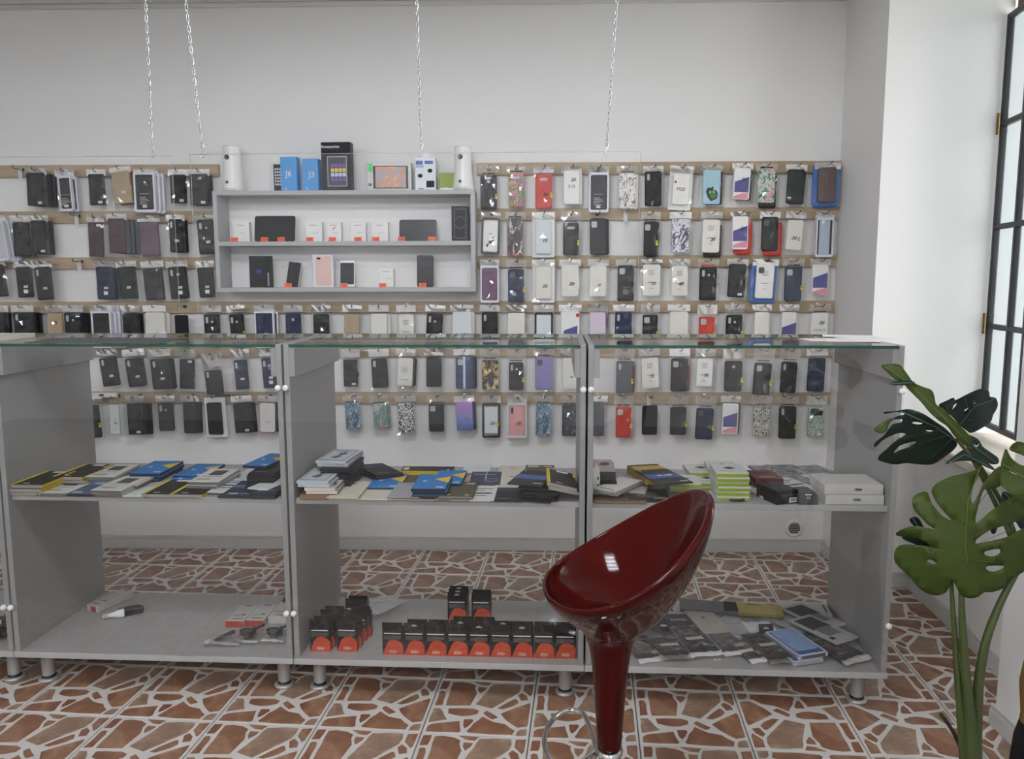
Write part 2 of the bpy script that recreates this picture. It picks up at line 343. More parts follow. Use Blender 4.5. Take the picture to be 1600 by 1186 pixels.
# window niche
sill = struct(link('trim_2', box_me((.36, 1.0, .03), .004), ramp_mat('sill_board', [(0, '#9a8f80'), (.5, '#c4bcae'), (1, '#ded9d0')], 3, detail=6, stretch=(9, 1.2, 4), rough=.4, coords='Object')))
sill.location = (1.625, -.935, SILL-.015); sill.rotation_euler[2] = -.07
WA = math.radians(9.4); WP = Vector((1.778, -.43, 0)); WD = Vector((-math.sin(WA), -math.cos(WA), 0)); WR = math.atan2(WD.y, WD.x)
win = bpy.data.objects.new('window_1', None); COL.objects.link(win); win.location = WP; win.rotation_euler[2] = WR; struct(win)
WW = .345; ZR = [.685, 1.065, 1.443, 1.825, 2.215]
def wbox(name, u, z, su, sz, m, d=.022, bev=.003): return box(name, (u, 0, z), (su, d, sz), m, win, bev)
for u in (.008, .2, WW-.009): wbox('window_stile', u, (ZR[0]+ZR[-1])/2, .02, ZR[-1]-ZR[0]+.02, frame_m)
for z in ZR: wbox('window_rail', WW/2, z, WW, .02, frame_m, .021)
for i in range(4):
    wbox('pane', .104, (ZR[i]+ZR[i+1])/2, .172, ZR[i+1]-ZR[i]-.02, win_m, .004, 0)
    wbox('pane', .273, (ZR[i]+ZR[i+1])/2, .126, ZR[i+1]-ZR[i]-.02, win_m, .004, 0)
for z in (1.83, 1.075):
    h = link('hinge', lathe_me([(0, -.04), (.009, -.04), (.009, -.002), (.0075, -.001), (.0075, .001), (.009, .002), (.009, .04), (0, .04)], 10), brass_m, win); h.location = (-.014, -.016, z)
    wbox('hinge_leaf', -.004, z, .02, .075, brass_m, .004, .001).location.y = -.019
w2 = bpy.data.objects.new('window_2', None); COL.objects.link(w2); w2.location = (1.83, -.42, 0); struct(w2)
for y, z, sy, sz in ((-1.01, 1.6, .04, 1.9), (-.515, ZC-.03, 1.03, .05), (-.515, 2.262, 1.03, .04)): box('window_frame', (0, y, z), (.05, sy, sz), mat('brown_window_frame', '#5b3a30', .5), w2, .004)
box('transom_pane', (0, -.515, 2.40), (.005, .95, .235), win_m, w2)
vent = bpy.data.objects.new('trim_3', None); COL.objects.link(vent); vent.location = (1.201, -.001, .113); struct(vent)
o = link('vent_ring', lathe_me([(0, 0), (.041, 0), (.041, .006), (.036, .009), (.028, .010), (.027, .006), (0, .006)], 28), white_m, vent); o.rotation_euler[0] = PI/2
for k in range(5):
    z = -.018+k*.009; w = 2*math.sqrt(max(.0001, .025**2-z*z))
    box('vent_slot', (0, -.0095, z), (w, .003, .0045), mat('vent_dark', '#4a4744', .8), vent)

# ------------------------------------------------------------------ ceiling lamps
def ceiling_lamp(x, y, label, k=1):
    tube_m = mat('lamp_tube_%d' % (k*100), '#ffffff', .4, emit='#f3f6ff', estr=LAMP_STRENGTH*k)
    t = thing('ceiling_lamp', (x, y, ZC), label, 'lamp', 'tube lamps on the ceiling')
    bm = bmesh.new(); bm_box(bm, (0, 0, -.012), (.62, .62, .02), .004)
    for s in (-1, 1): bm_box(bm, (s*.305, 0, -.045), (.012, .62, .05), .002); bm_box(bm, (0, s*.305, -.045), (.6, .012, .05), .002)
    link('lamp_housing', bm_to(bm, 'lamp_housing'), white_m, t)
    me = tube_me([(-.28, 0, 0), (.28, 0, 0)], .013, 8)
    for k in range(4):
        o = link('lamp_tube', me, tube_m, t); o.location = (0, -.21+k*.14, -.05)
LAMPS = [(-.4, -2.55, 'four-tube ceiling lamp before the counters', .76), (-1.5, -5.2, 'added four-tube fill lamp deep in the shop, middle one', .95), (.55, -5.2, 'added four-tube fill lamp deep in the shop on the window side', .95), (-3.4, -4.4, 'added four-tube fill lamp by the far side wall', .95)]  # all but the first lamp are unseen, added for frontal fill
for a in LAMPS: ceiling_lamp(*a)

# ------------------------------------------------------------------ glass display counters
CA = -.031; CO0 = Vector((-.713, -1.345, 0)); CU_ = Vector((math.cos(CA), math.sin(CA), 0)); CV_ = Vector((-math.sin(CA), math.cos(CA), 0))
UW = .868; UD = .47; ZB, ZS, ZT = .125, .610, 1.066
def cw(u, v, z): return CO0 + CU_*u + CV_*v + Vector((0, 0, z))
knob_me = lathe_me([(0, 0), (.0045, 0), (.0045, .004), (.0085, .006), (.0092, .010), (.0075, .0145), (.004, .0165), (0, .017)], 14)
foot_me = lathe_me([(0, 0), (.028, 0), (.030, .003), (.030, .007), (.025, .010), (.0185, .011)], 20)
post_me = lathe_me([(.0185, .011), (.0185, .098), (.026, .099), (.026, .106)], 18)
seal_me = lathe_me([(.0205, .010), (.0205, .016), (.0185, .018)], 18)
CL = ['grey glass-fronted display counter cut by the frame, next to the counter holding one lone adapter', 'grey display counter with the adapter and cables on its bottom shelf', 'grey display counter with rows of black and orange boxes on its bottom shelf', 'grey display counter behind the red stool with a pile of cases below']
for k in range(4):
    u0 = (k-2)*UW; base = cw(u0, 0, 0)
    t = thing('display_counter', base, CL[k], 'display counter', 'glass display counters', CA)
    w = UW-.002
    box('bottom_board', (w/2, UD/2, .1155), (w, UD, .019), edge_m, t, .0015)
    for s in (0, 1):
        u = .010 if s == 0 else w-.010
        box('side_panel', (u, UD/2+.003, (ZB+ZT)/2), (.016, UD-.006, ZT-ZB), grey_m, t, .001)
        u2 = .026 if s == 0 else w-.026
        box('support_strip', (u2, UD/2+.003, 1.0155), (.016, UD-.006, .085), grey_m, t, .001)
        for v in (.075, UD-.07):
            uu = .055 if s == 0 else w-.055
            f = link('foot', post_me, steel_m, t); f.location = (uu, v, 0)
            d = link('foot_disc', foot_me, steel_m, f); link('foot_seal', seal_me, black_m, f)
        for z in (.27, .942):
            q = link('glass_knob', knob_me, white_m, t); q.location = (.010 if s == 0 else w-.010, -.0012, z); q.rotation_euler[0] = PI/2
    box('shelf', (w/2, UD/2, ZS-.008), (w-.036, UD-.045, .016), edge_m, t, .001)
    box('front_pane', (w/2, .0015, (ZB+1.057)/2+.0005), (w-.002, .005, 1.057-ZB), glass_m, t)
    gt = box('top_pane', (w/2, UD/2+.001, ZT-.004), (w-.038, UD-.004, .008), glass_m, t)
    for v in (-UD/2+.0015, UD/2-.0015): box('pane_edge', (0, v, 0), (w-.038, .0012, .0078), gedge_m, gt)

# ------------------------------------------------------------------ pine rails with hooks
RAILS = {  # name: (x0 px, x1 px, y px of the plank middle at each end, which)
 'L1': (-260, 343, 268, 268), 'L2': (-260, 338, 340, 340), 'L3': (-260, 340, 412.5, 411), 'R1': (745, 1318, 263.5, 262),
 'R2': (745, 1315, 335, 334), 'R3': (745, 1310, 409, 408), 'B4': (-260, 1308, 481, 479), 'B5': (-260, 1305, 549, 548), 'B6': (-260, 1303, 621, 622)}
RLAB = {'L1': 'topmost pine rail ending beside the white tower on the wall shelf', 'L2': 'second pine rail down, running up to the wall shelf', 'L3': 'third pine rail down, running up to the wall shelf',
 'R1': 'topmost pine rail on the window side of the wall shelf', 'R2': 'second pine rail down on the window side of the shelf', 'R3': 'third pine rail down on the window side of the shelf',
 'B4': 'long pine rail running under the wall shelf', 'B5': 'long pine rail just under the level of the counter top', 'B6': 'lowest long pine rail seen through the counter glass'}
RAILOBJ = {}
for k, (x0, x1, y0, y1) in RAILS.items():
    a = at_y((x0, y0), -.009); b = at_y((x1, y1), -.009); L = b.x-a.x
    t = thing('wooden_rail', ((a.x+b.x)/2, -.009, (a.z+b.z)/2), RLAB[k], 'rail', 'pine rails on the back wall')
    box('plank', (0, 0, 0), (L, .018, .052), wood_m, t, .0015); RAILOBJ[k] = t
def merge_me(ms, name):
    bm = bmesh.new()
    for me in ms: bm.from_mesh(me)
    m = bpy.data.meshes.new(name); bm.to_mesh(m); bm.free()
    for f in m.polygons: f.use_smooth = len(f.vertices) == 4
    return m
hook_me = merge_me([tube_me(smooth_path([(0, 0, .004), (0, -.03, .003), (.001, -.066, .002), (.004, -.076, .005), (.007, -.080, .014)], 3), .0019, 5), box_me((.016, .002, .012), .0005, (0, -.001, .004))], 'hook')
tag_me = box_me((.013, .0015, .009), .0004, (0, -.006, .012))
def hook(rail, X, zoff=0):
    t = RAILOBJ[rail]; h = link('hook', hook_me, mat('dark_wire', '#3c3c3e', .3, metal=1), t); h.location = (X-t.location.x, -.009, zoff)
    return h

# ------------------------------------------------------------------ hanging phone-case packs
case_me = slab_me(rrect(.074, .152, .009, 3), .011, .0022, 'case')
flip_me = slab_me(rrect(.074, .152, .004, 2), .014, .0018, 'flip_case')
clasp_me = box_me((.010, .004, .022), .0015, (.037, -.004, 0))
cut_me = {'p': slab_me(rrect(.011, .028, .005, 3), .0012, .0002), 's': slab_me(rrect(.024, .026, .006, 3), .0012, .0002), 'w': slab_me(rrect(.034, .012, .006, 3), .0012, .0002), 'o': slab_me(rrect(.011, .011, .0055, 3), .0012, .0002)}
cutm = mat('camera_opening', '#b9b9b7', .5); cutdark = mat('camera_opening_dark', '#4a4a4e', .3)
frame_out = rrect(.092, .168, .010, 3)
def ring_me(w, h, iw, ih, d, r=.008):
    A = rrect(w, h, r, 3); B = rrect(iw, ih, r*.6, 3); bm = bmesh.new(); n = len(A)
    V = [[bm.verts.new((p[0], y, p[1])) for p in P] for P, y in ((A, -d/2), (B, -d/2), (B, d/2), (A, d/2))]
    for i in range(4):
        for k in range(n): bm.faces.new((V[i][k], V[i][(k+1) % n], V[(i+1) % 4][(k+1) % n], V[(i+1) % 4][k]))
    return bm_to(bm, 'box_frame')
fr_me = ring_me(.088, .170, .074, .148, .016)
def bag_me(seed):
    rnd = random.Random(seed); nx, ny = 6, 9; bm = bmesh.new()
    for s in (-1, 1):
        V = []
        for j in range(ny+1):
            for i in range(nx+1):
                x = i/nx-.5; z = -j/ny; e = min(i, nx-i, 2*j, 2*(ny-j)); puff = [.15, .8, 1, 1][min(e, 3)]
                jit = rnd.uniform(-.34, .34) if 0 < i < nx and 0 < j < ny else 0
                V.append(bm.verts.new((x+(rnd.uniform(-.02, .02) if e == 0 else 0), s*(puff+jit), z+(rnd.uniform(-.012, .012) if j == ny else 0))))
        for j in range(ny):
            for i in range(nx):
                a, b, c, d = V[j*(nx+1)+i], V[j*(nx+1)+i+1], V[(j+1)*(nx+1)+i+1], V[(j+1)*(nx+1)+i]
                if rnd.random() < .5: bm.faces.new((a, b, c)); bm.faces.new((a, c, d))
                else: bm.faces.new((a, b, d)); bm.faces.new((b, c, d))
    return bm_to(bm, 'sleeve')
BAGS = [bag_me(i) for i in range(6)]
def hdr_mesh(seed):
    rnd = random.Random(seed); bm = bmesh.new(); n = 6
    A = [[bm.verts.new((i/n-.5, rnd.uniform(-.0018, .0018)+d, z+rnd.uniform(-.04, .04))) for i in range(n+1)] for z, d in ((0, 0), (-.5, -.0015), (-1, 0))]
    for r in range(2):
        for i in range(n): bm.faces.new((A[r][i], A[r][i+1], A[r+1][i+1], A[r+1][i]))
    r = bmesh.ops.solidify(bm, geom=bm.faces[:], thickness=.0008)
    return bm_to(bm, 'header')
HDRS = [hdr_mesh(i) for i in range(5)]
sticker_me = box_me((.018, .0006, .010)); square_me = box_me((.019, .0006, .016)); ytag_me = box_me((.010, .0012, .020))
lines_me = poly_me([(rect(-.013, .022-.006*i, .013-.004*(i % 2), .024-.006*i), 0) for i in range(4)]+[(rect(-.016, -.03, .016, -.027), 0), (rect(-.008, -.055, .008, -.053), 0)])
smallines_me = poly_me([(rect(-.022, -.012-.007*i, .004+.008*(i % 3), -.0105-.007*i), 0) for i in range(5)]+[(rect(-.022, .004, .018, .0052), 0)])
scrib_me = poly_me([(rect(-.0062, -.0012, .0062, .0012), 0)])
wpp_me = poly_me([([(-.03, -.035), (.03, -.035), (.03, .030), (-.03, .008)], 0), ([(-.03, -.062), (.03, -.062), (.03, -.035), (0, -.041), (-.03, -.052)], 1)])
purp_m = mat('purple_print', '#4a4a86', .5); pinkp_m = mat('pink_print', '#d98a98', .5)
doodle_pts = [[(-.018, -.03), (-.004, -.046), (.02, -.036), (.024, -.016), (.016, .0), (.006, -.004), (.004, .014), (-.008, .006), (-.018, .010), (-.026, -.008)]]
doodle_me = poly_me([(doodle_pts[0], 0), ([(p[0]*.62+.003, p[1]*.62-.008) for p in doodle_pts[0]], 1), (rect(-.012, -.012, -.006, -.006), 2), (rect(.004, -.012, .010, -.006), 2)], .0006)
ORD = 'zeroth first second third fourth fifth sixth seventh eighth ninth tenth eleventh twelfth thirteenth fourteenth fifteenth sixteenth seventeenth eighteenth nineteenth twentieth twenty-first twenty-second twenty-third twenty-fourth twenty-fifth twenty-sixth twenty-seventh twenty-eighth twenty-ninth thirtieth thirty-first thirty-second thirty-third thirty-fourth'.split()
RPH = {'L1': 'from the wall shelf on the top rail', 'L2': 'from the wall shelf on the second rail', 'L3': 'from the wall shelf on the third rail', 'R1': 'from the window on the top rail',
       'R2': 'from the window on the second rail', 'R3': 'from the window on the third rail', 'B4': 'from the window on the fourth rail', 'B5': 'from the window on the fifth rail', 'B6': 'from the window on the lowest rail'}
# each pack: (x0, x1, y0, y1 of the case in the photo, colour, description, flags)
# flags: y yellow tag, l label low, m label middle, q square sticker, k label at the top, a number = handwritten price, P S W O D camera openings, F flip case, fr white box, xb big backing, b<n>:<colour> packs behind, h clear header, T text lines, t<deg> tilt, n no bag
PACKS = {
'L1': [(42.5,72,271,321,'black','black flip-case pack with white label','F l t1 b2:black'),(95,112,279,326,'black','slim black boxed case','fr L t-2 b1:black'),(140,164,273,320,'black','plain black flip case','F l'),(177,206,269,318,'beige','beige flip case with a white label','F m t-5 b1:darkred'),(213,241,274,327,'charcoal','charcoal case in a white box','fr L b2:lightgrey'),(267,291,274,317,'black','narrow black flip case','F l'),(298,325,273,320,'black','broad black flip case','F l b1:charcoal')],
'L2': [(-9,9,349,404,'lightgrey','pale boxed case cut by the frame','fr b2:lightgrey t-6'),(22,47,349,400,'black','plain black wallet case','F b1:black'),(50,75,345,397,'black','black wallet case with label','F l b1:charcoal'),(139,162,349,401,'brown','dark brown wallet case','F k t1'),(171,196,342,395,'brown','brown wallet case before grey ones','F b3:slate'),(220,249,348,400,'mauve','mauve brown wallet case','F t-2'),(265,286,343,394,'black','glossy black case with middle label','P m b1:black'),(310,337,344,397,'black','black case with two camera holes','D m t-2')],
'L3': [(-13,9,414,464,'black','black case cut by the frame','F t-5'),(27,51,417,465,'black','black case with two white stickers','m q t-2'),(56,83,417,469,'charcoal','charcoal case with camera slot','P m t-3'),(151,178,417,468,'navy','navy blue case with two stickers','m q b1:navy'),(186,214,417,467,'darkgreen','greenish black wallet case','F m t-3'),(226,256,420,469,'charcoal','matt charcoal case','t-3'),(265,294,417,467,'black','black case with two labels','D m q t-4'),(310,335,418,465,'charcoal','charcoal case half behind the shelf','m q t-3')],
'B4': [(-9,9,488,540,'black','black case stack cut by the frame','F b1:black'),(23,51,487,537,'black','black case with low label','P l b2:black'),(76,99,489,540,'beige','kraft beige card pack','Z l'),(102,129,488,538,'black','black case with big label','D l b2:charcoal'),(147,173,489,540,'blackbrown','dark case in a white box','fr b3:lightgrey'),(193,217,490,540,'black','black case with header','b1:black'),(227,259,488,538,'cream','cream card pack with yellow sticker','20 Y b1:cream'),(274,295,492,540,'black','slim plain black case','n'),(320,344,491,540,'black','black case with white label','D l'),(360,383,491,540,'black','black case with yellow tag','D y t-3'),(401,427,489,540,'navy','navy case in a white frame','fr m b1:black'),(447,471,490,540,'navy','navy case with one round hole','O'),(490,515,491,541,'charcoal','plain charcoal case',''),(538,562,491,540,'beige','beige card pack','30 t2'),(580,605,490,540,'cream','cream card pack, price low','70 b1:cream'),(623,647,491,540,'cream','cream text card','T 70'),(666,691,490,541,'black','black case leaning over','D t4'),(707,737,487,540,'frost','large frosted sleeve','b1:cream 10'),(753,778,488,538,'black','black case with one camera hole','P'),(793,820,489,540,'cream','cream sleeve','20'),(837,862,492,540,'frost','black framed clear case','10 Y K'),(876,905,486,541,'white','white box with a red dot','C'),(921,946,488,541,'lilacpink','pale lilac sleeve','30 b1:plum'),(961,987,488,538,'navy','deep navy case','P 30'),(1004,1027,492,540,'black','black case with yellow tag low','S y'),(1046,1074,487,541,'cream','plain cream sleeve',''),(1092,1116,495,540,'red','red case with yellow tag','S y 20'),(1134,1159,492,540,'black','black case with yellow tag and two holes','D y'),(1178,1201,488,541,'cream','cream sleeve, price at bottom','70'),(1221,1243,488,541,'wpp','purple and white printed pack',''),(1267,1293,489,540,'white','white card pack','N 20 h')],
'R1': [(751,776,275,327,'charcoal','charcoal case with yellow tag','y O h'),(795,818,271,323,'tropic','colourful tropical print case','h W'),(837,862,273,325,'red','red case with yellow tag','W y 30'),(881,905,268,318,'white','white card pack','S1 20 b1:white'),(923,948,275,327,'charcoal','charcoal case in a white box','fr L'),(967,993,272,325,'sketch','white case with floral sketch','h b1:cream'),(1008,1033,269,321,'black','glossy black case','P t-1'),(1051,1076,273,319,'white','white card in a wide bag','M2 xw t3'),(1098,1125,267,318,'sky','light blue case with green doodle','G b1:black'),(1146,1171,264,311,'wpp','white, purple and pink pack','20 b1:darkgreen t2'),(1184,1210,265,316,'floral','green and pink floral case','h b1:blackbrown'),(1230,1255,266,317,'darkgreen','dark green black case','t2 b1:black'),(1279,1305,263,315,'woodbrown','brown wood-look case on blue card','S xb')],
'R2': [(755,778,345,393,'white','white card with a leaf sketch','V t2 K h'),(793,817,342,399,'darkbloom','dark floral print case with red foot','P h R'),(837,861,345,396,'frost','frosted case in a big white bag','10 xw'),(880,904,349,398,'black','black case with wide camera slot','W y h'),(922,947,342,397,'charcoal','matt charcoal case pair','S n t-1 b1:black'),(1006,1026,347,400,'black','double black case with yellow tag','S y b1:black h'),(1049,1076,343,394,'purplemarble','purple marble print case',''),(1097,1124,344,394,'cream','cream text card above dark case','T 30 b1:blackbrown t1'),(1144,1168,339,389,'wpp','white, purple and pink pack','20 b2:red'),(1190,1215,340,391,'darkgreen','greenish black case over a red one','S b2:red'),(1229,1253,345,390,'cream','cream sleeve with scribbled prices','15 t3'),(1276,1299,345,397,'icewindow','pale blue windowed case in white box','fr')],
'R3': [(753,777,419,469,'plum','plum case in a white box','fr W'),(794,819,421,472,'navy','dark navy case with yellow tag','S y h'),(837,861,417,467,'cream','cream case in a big white bag','20 xw'),(877,904,414,463,'cream','cream sleeve with a scribbled price','20'),(921,947,416,463,'cream','plain cream sleeve with header','5 t1'),(965,990,415,470,'black','black box with camera window','S L2'),(1004,1031,414,462,'cream','cream text card','T 10'),(1049,1074,416,462,'cream','cream text card in loose bag','T 40'),(1093,1119,418,469,'black','black case with red header print','D h r'),(1138,1164,413,464,'charcoal','dark ribbed case with white label','l t2'),(1181,1208,414,466,'white','white text card on a blue card','T S xb t2'),(1226,1252,417,470,'greyblue','grey navy case with yellow tag','S y h'),(1269,1293,414,460,'wpp','white, purple and pink pack','')],
'B5': [(158,186,558,604,'black','black case hung askew','P m t-6'),(198,228,559,605,'black','black case hung aslant with label','P m t-6'),(237,267,560,609,'black','black case with a wide label','P m t-3 b1:black'),(281,304,561,608,'black','black flip case with small label','F k t2'),(321,349,578,617,'darkgreen','dark green case low in its bag','P t-4 xl'),(367,388,562,609,'navy','slim navy case','P m t-3'),(410,434,559,607,'navy','navy case with two stickers','D m q t-3'),(537,559,562,604,'black','black flip case','F l'),(581,606,560,606,'black','black case with header','P t-2'),(621,645,559,604,'cream','cream text card','T2 t3 b1:darkgreen'),(666,690,558,605,'black','black case in a long white bag','xl t1'),(712,740,557,608,'stripes','navy striped case','S b1:black'),(753,779,562,609,'goldbloom','gold blossom print case','h'),(795,818,566,610,'charcoal','charcoal case with yellow tag','D y h'),(836,864,557,609,'purplelilac','lilac purple case','S h'),(879,902,559,608,'cream','cream sleeve','5'),(963,988,564,615,'slate','slate case before a red one','P y b1:darkred h'),(1002,1029,559,607,'cream','cream text card hung askew','T 70 t-3'),(1048,1074,560,612,'blackbrown','dark brown ribbed case','S b1:darkred'),(1088,1113,560,604,'white','white text card','T 70 t2'),(1132,1159,564,612,'black','black case with yellow tag low','O y'),(1177,1204,567,617,'black','black case in a crumpled shiny bag','S y h t3'),(1220,1244,565,614,'black','black case with camera slot','P h t2'),(1262,1288,559,612,'navy','dark navy case','S t1')],
'B6': [(140,157,632,685,'black','black case with yellow tag partly hidden','P y t-3'),(172,188,632,679,'frost','narrow clear tube pack','n 5'),(200,224,630,680,'black','black case stack with label','F l b2:black'),(248,272,629,674,'charcoal','charcoal case with two holes','D t-1'),(287,309,628,678,'black','plain black case','b1:black'),(324,348,628,680,'black','black case on a white card','xw n t-2'),(366,394,629,677,'darkgreen','greenish black case with label','F l t-3 b1:black'),(406,430,629,676,'white','white case with red foot','m R t2 b1:black'),(540,564,629,672,'bluemarble','blue marble print case','h t-2'),(583,605,630,669,'tealmarble','teal marble print case','S t-4 b1:tealmarble h'),(622,648,629,677,'glyphs','black and white patterned case','t-2'),(670,694,630,675,'charcoal','dark charcoal case with diamond hole','S h'),(713,739,627,673,'sunset','purple to blue shaded case','30 t-2 b1:navy'),(757,778,635,678,'frost','clear case with black frame','20 K y h'),(795,821,632,681,'pink','pink case in a white box','fr P 70'),(837,861,630,682,'bluemarble','white and blue marble case','h t1'),(878,902,632,682,'blackmarble','black marble print case','h'),(925,944,627,682,'slate','slate grey case beside the pillar',''),(962,986,635,684,'red','bright red case with yellow tag','S y h'),(1003,1027,633,680,'black','black case hung low','n'),(1047,1072,635,680,'charcoal','grey-black case with yellow tag','y h'),(1087,1114,637,687,'navy','black navy case with yellow tag','S y h t2'),(1128,1153,630,679,'wpp','white, purple and pink pack','b1:darkgreen t1'),(1176,1202,634,682,'mandala','mandala print case','h'),(1217,1243,634,686,'black','black case with one slot and yellow tag','P y h'),(1262,1287,636,683,'bike','pale green bicycle print case','k J l')]}
SPARE = {'L1': [33], 'L2': [121], 'L3': [125], 'R2': [977], 'B6': [1013]}
def pack(rail, i, n, row):
    x0, x1, y0, y1, col, desc, fl = row; fl = fl.split()
    rx0, rx1, ry0, ry1 = RAILS[rail]; ry = ry0+(ry1-ry0)*((x0+x1)/2-rx0)/(rx1-rx0)
    YP = -.062-.0135*max(0, sum(int(f[1]) for f in fl if f[0] == 'b' and f[1:2].isdigit())-1)
    c = at_y(((x0+x1)/2, (y0+y1)/2), YP); mpp = (YP-CO.y)/FPX
    w, h = (x1-x0)*mpp, (y1-y0)*mpp
    top = at_y(((x0+x1)/2, ry-2), YP).z
    drop = top-(c.z+h/2); drop = min(max(drop, .016), .075)
    rank = n-i
    lab = '%s, %s %s' % (desc, ORD[rank], RPH[rail])
    tilt = 0; behind = []
    for f in fl:
        if f[0] == 't' and f[1:].lstrip('-').isdigit(): tilt = math.radians(int(f[1:]))
        if f[0] == 'b' and f[1].isdigit(): behind.append((int(f[1]), f.split(':')[1]))
    z0 = c.z+h/2+drop
    xt = c.x - math.sin(tilt)*(drop+h/2)*-1 if tilt else c.x
    xt = c.x + math.sin(tilt)*(h/2+drop)
    hk = hook(rail, xt, z0-RAILOBJ[rail].location.z-.007); hk.scale.y = YP/-.062
    if x0 > 740 or (rail == 'B4' and x0 > 330) or (rail in ('B5', 'B6') and x0 > 500): link('price_clip', tag_me, bag2_m if i % 3 else white_m, hk)
    def build(loc, col, lab, fl, grp, front=True):
        t = thing('phone_case_pack', loc, lab, 'phone case', grp, rz=random.uniform(-.10, .10) if front else random.uniform(-.05, .05), ry=tilt)
        zc = -drop-h/2; wm = w
        if 'fr' in fl:
            b = link('box_frame', fr_me, mat('box_white', '#d9d8e0', .4), t); b.location = (0, .001, zc); b.scale = (w/.074, 1.2, h/.148)
            box('box_back', (0, .009, zc), (w*1.1, .002, h*1.08), white_m, t)
            tab = box('hang_tab', (0, .006, -drop*.5), (.030, .003, drop+.012), mat('box_white', '#d9d8e0', .4), t, .001)
        flip = 'F' in fl
        cm = cmat(col) if col != 'wpp' else mat('case_white', COLS['white'], .45)
        cs = link('case', flip_me if flip else case_me, cm, t); cs.location = (0, 0 if 'fr' not in fl else .002, zc); cs.scale = (w/.074, 1, h/.152)
        fy = -.0075 if flip else -.006
        sx, sz = w/.074, h/.152
        def put(name, me, m, x, z, y=fy-.0004, sc=1, par=t, ry=0):
            o = link(name, me, m, par); o.location = (x*sx, y, zc+z*sz)
            o.scale = (sc, 1, sc); o.rotation_euler[1] = ry; return o
        if flip and front: o = link('clasp', clasp_me, cm, t); o.location = (w/2-.037, 0, zc-.005)
        if not front: return t
        cmx = cutdark if col in ('white', 'cream', 'pink', 'woodbrown', 'plum') else cutm
        if 'P' in fl: put('camera_opening', cut_me['p'], cmx, -.022, .050)
        if 'S' in fl: put('camera_opening', cut_me['s'], cmx if col not in ('darkgreen', 'navy', 'woodbrown', 'purplelilac') else cutdark, -.017, .050)
        if 'W' in fl: put('camera_opening', cut_me['w'], cmx, 0, .052)
        if 'O' in fl: put('camera_opening', cut_me['o'], cmx, 0, .048, sc=1.3)
        if 'D' in fl: put('camera_opening', cut_me['p'], cmx, -.022, .048); put('sensor_opening', cut_me['o'], cmx, .002, .040)
        def sticker(x, z, me=sticker_me, ry=0):
            o = put('sticker', me, label_m, x, z, fy-.0006, ry=ry)
            if me is sticker_me: q = link('print', scrib_me, greyink_m, o); q.location = (0, -.0006, 0)
        if 'l' in fl: sticker(.016, -.062)
        if 'm' in fl: sticker(.006, -.022, ry=random.uniform(-.15, .15))
        if 'k' in fl: sticker(.020, .066)
        if 'q' in fl: sticker(.004, -.046, square_me)
        if 'y' in fl:
            o = put('price_tag', ytag_me, yellow_m, .036, -.018, fy-.002); q = box('print', (0, -.001, .003), (.008, .0008, .003), ink_m, o)
        if 'Y' in fl: put('price_tag', ytag_me, yellow_m, .030, -.055, fy-.002)
        if 'L' in fl: put('lettering', smallines_me, whiteink_m, 0, -.012); sticker(-.002, -.062)
        if 'L2' in fl: put('lettering', smallines_me, whiteink_m, .004, -.02, sc=.7)
        if 'T' in fl: put('lettering', lines_me, greyink_m, 0, .022)
        if 'T2' in fl: put('lettering', lines_me, greyink_m, 0, -.005)
        if col == 'wpp': put('printed_card', wpp_me, [purp_m, pinkp_m], 0, 0)
        if 'G' in fl: put('doodle', doodle_me, [mat('doodle_dark', '#1c241e', .5), mat('doodle_green', '#3d7a3a', .5), mat('doodle_light', '#c9d8b4', .5)], .002, -.012, sc=1.05)
        if 'V' in fl: put('leaf_sketch', poly_me([([(-.018, -.03), (-.004, -.016), (-.012, -.038)], 0), ([(-.01, -.012), (.014, -.004), (.02, -.018), (0, -.022)], 0), ([(.004, 0), (.02, .016), (.012, .002)], 0), (rect(-.006, .02, .008, .022), 0)]), ink_m, 0, -.012)
        if 'Z' in fl: put('lettering', text_me('O', .022, bold=.0004), ink_m, .004, .03)
        if 'S1' in fl: put('lettering', text_me('S10', .020), ink_m, 0, .004)
        if 'M2' in fl: put('lettering', text_me('M20', .020), ink_m, 0, .0); put('logo', cut_me['o'], redink_m, -.026, .035)
        if 'N' in fl: put('lettering', text_me('NOTE 10', .013), greyink_m, 0, -.004)
        if 'C' in fl:
            put('printed_card', poly_me([([(-.030, -.075), (.030, -.075), (.030, .014), (-.030, -.008)], 0)]), purp_m, .002, 0); put('logo', cut_me['o'], mat('red_dot', '#c8281e', .5), .030, .058, sc=1.5); put('lettering', text_me('CASE', .016), whiteink_m, .004, -.030)
        if 'J' in fl: put('top_panel', box_me((.052, .001, .030)), black_m, 0, .052)
        if 'R' in fl: put('red_foot', box_me((.066, .010, .012), .002), mat('case_red', COLS['red'], .45), 0, -.072, 0)
        if 'K' in fl: put('bumper', ring_me(.080, .158, .064, .142, .012), black_m, 0, 0, 0, sc=1)
        for f in fl:
            if f in ('10', '15', '20', '30', '40', '70', '5'):
                zz = {'S1': .034, 'M2': .024, 'N': .03}
                z = next((v for kk, v in zz.items() if kk in fl), .02 if col == 'wpp' else -.03 if rail == 'B4' and 'C' not in fl else -.016)
                put('handwritten_price', text_me({'10': '10', '15': '20 L', '5': 'o'}.get(f, f), .021, shear=.35, bold=.0003), ink_m, .006, z, fy-.0009, ry=random.uniform(-.2, .2))
        # backing cards and sleeves
        ext = 1.0
        if 'xb' in fl: put('backing_card', slab_me(rrect(.112, .175, .010, 3), .002, .0004), mat('card_blue', '#1f5ea8' if rail == 'R1' else '#4a90c8', .4), -.003, -.004, .010)
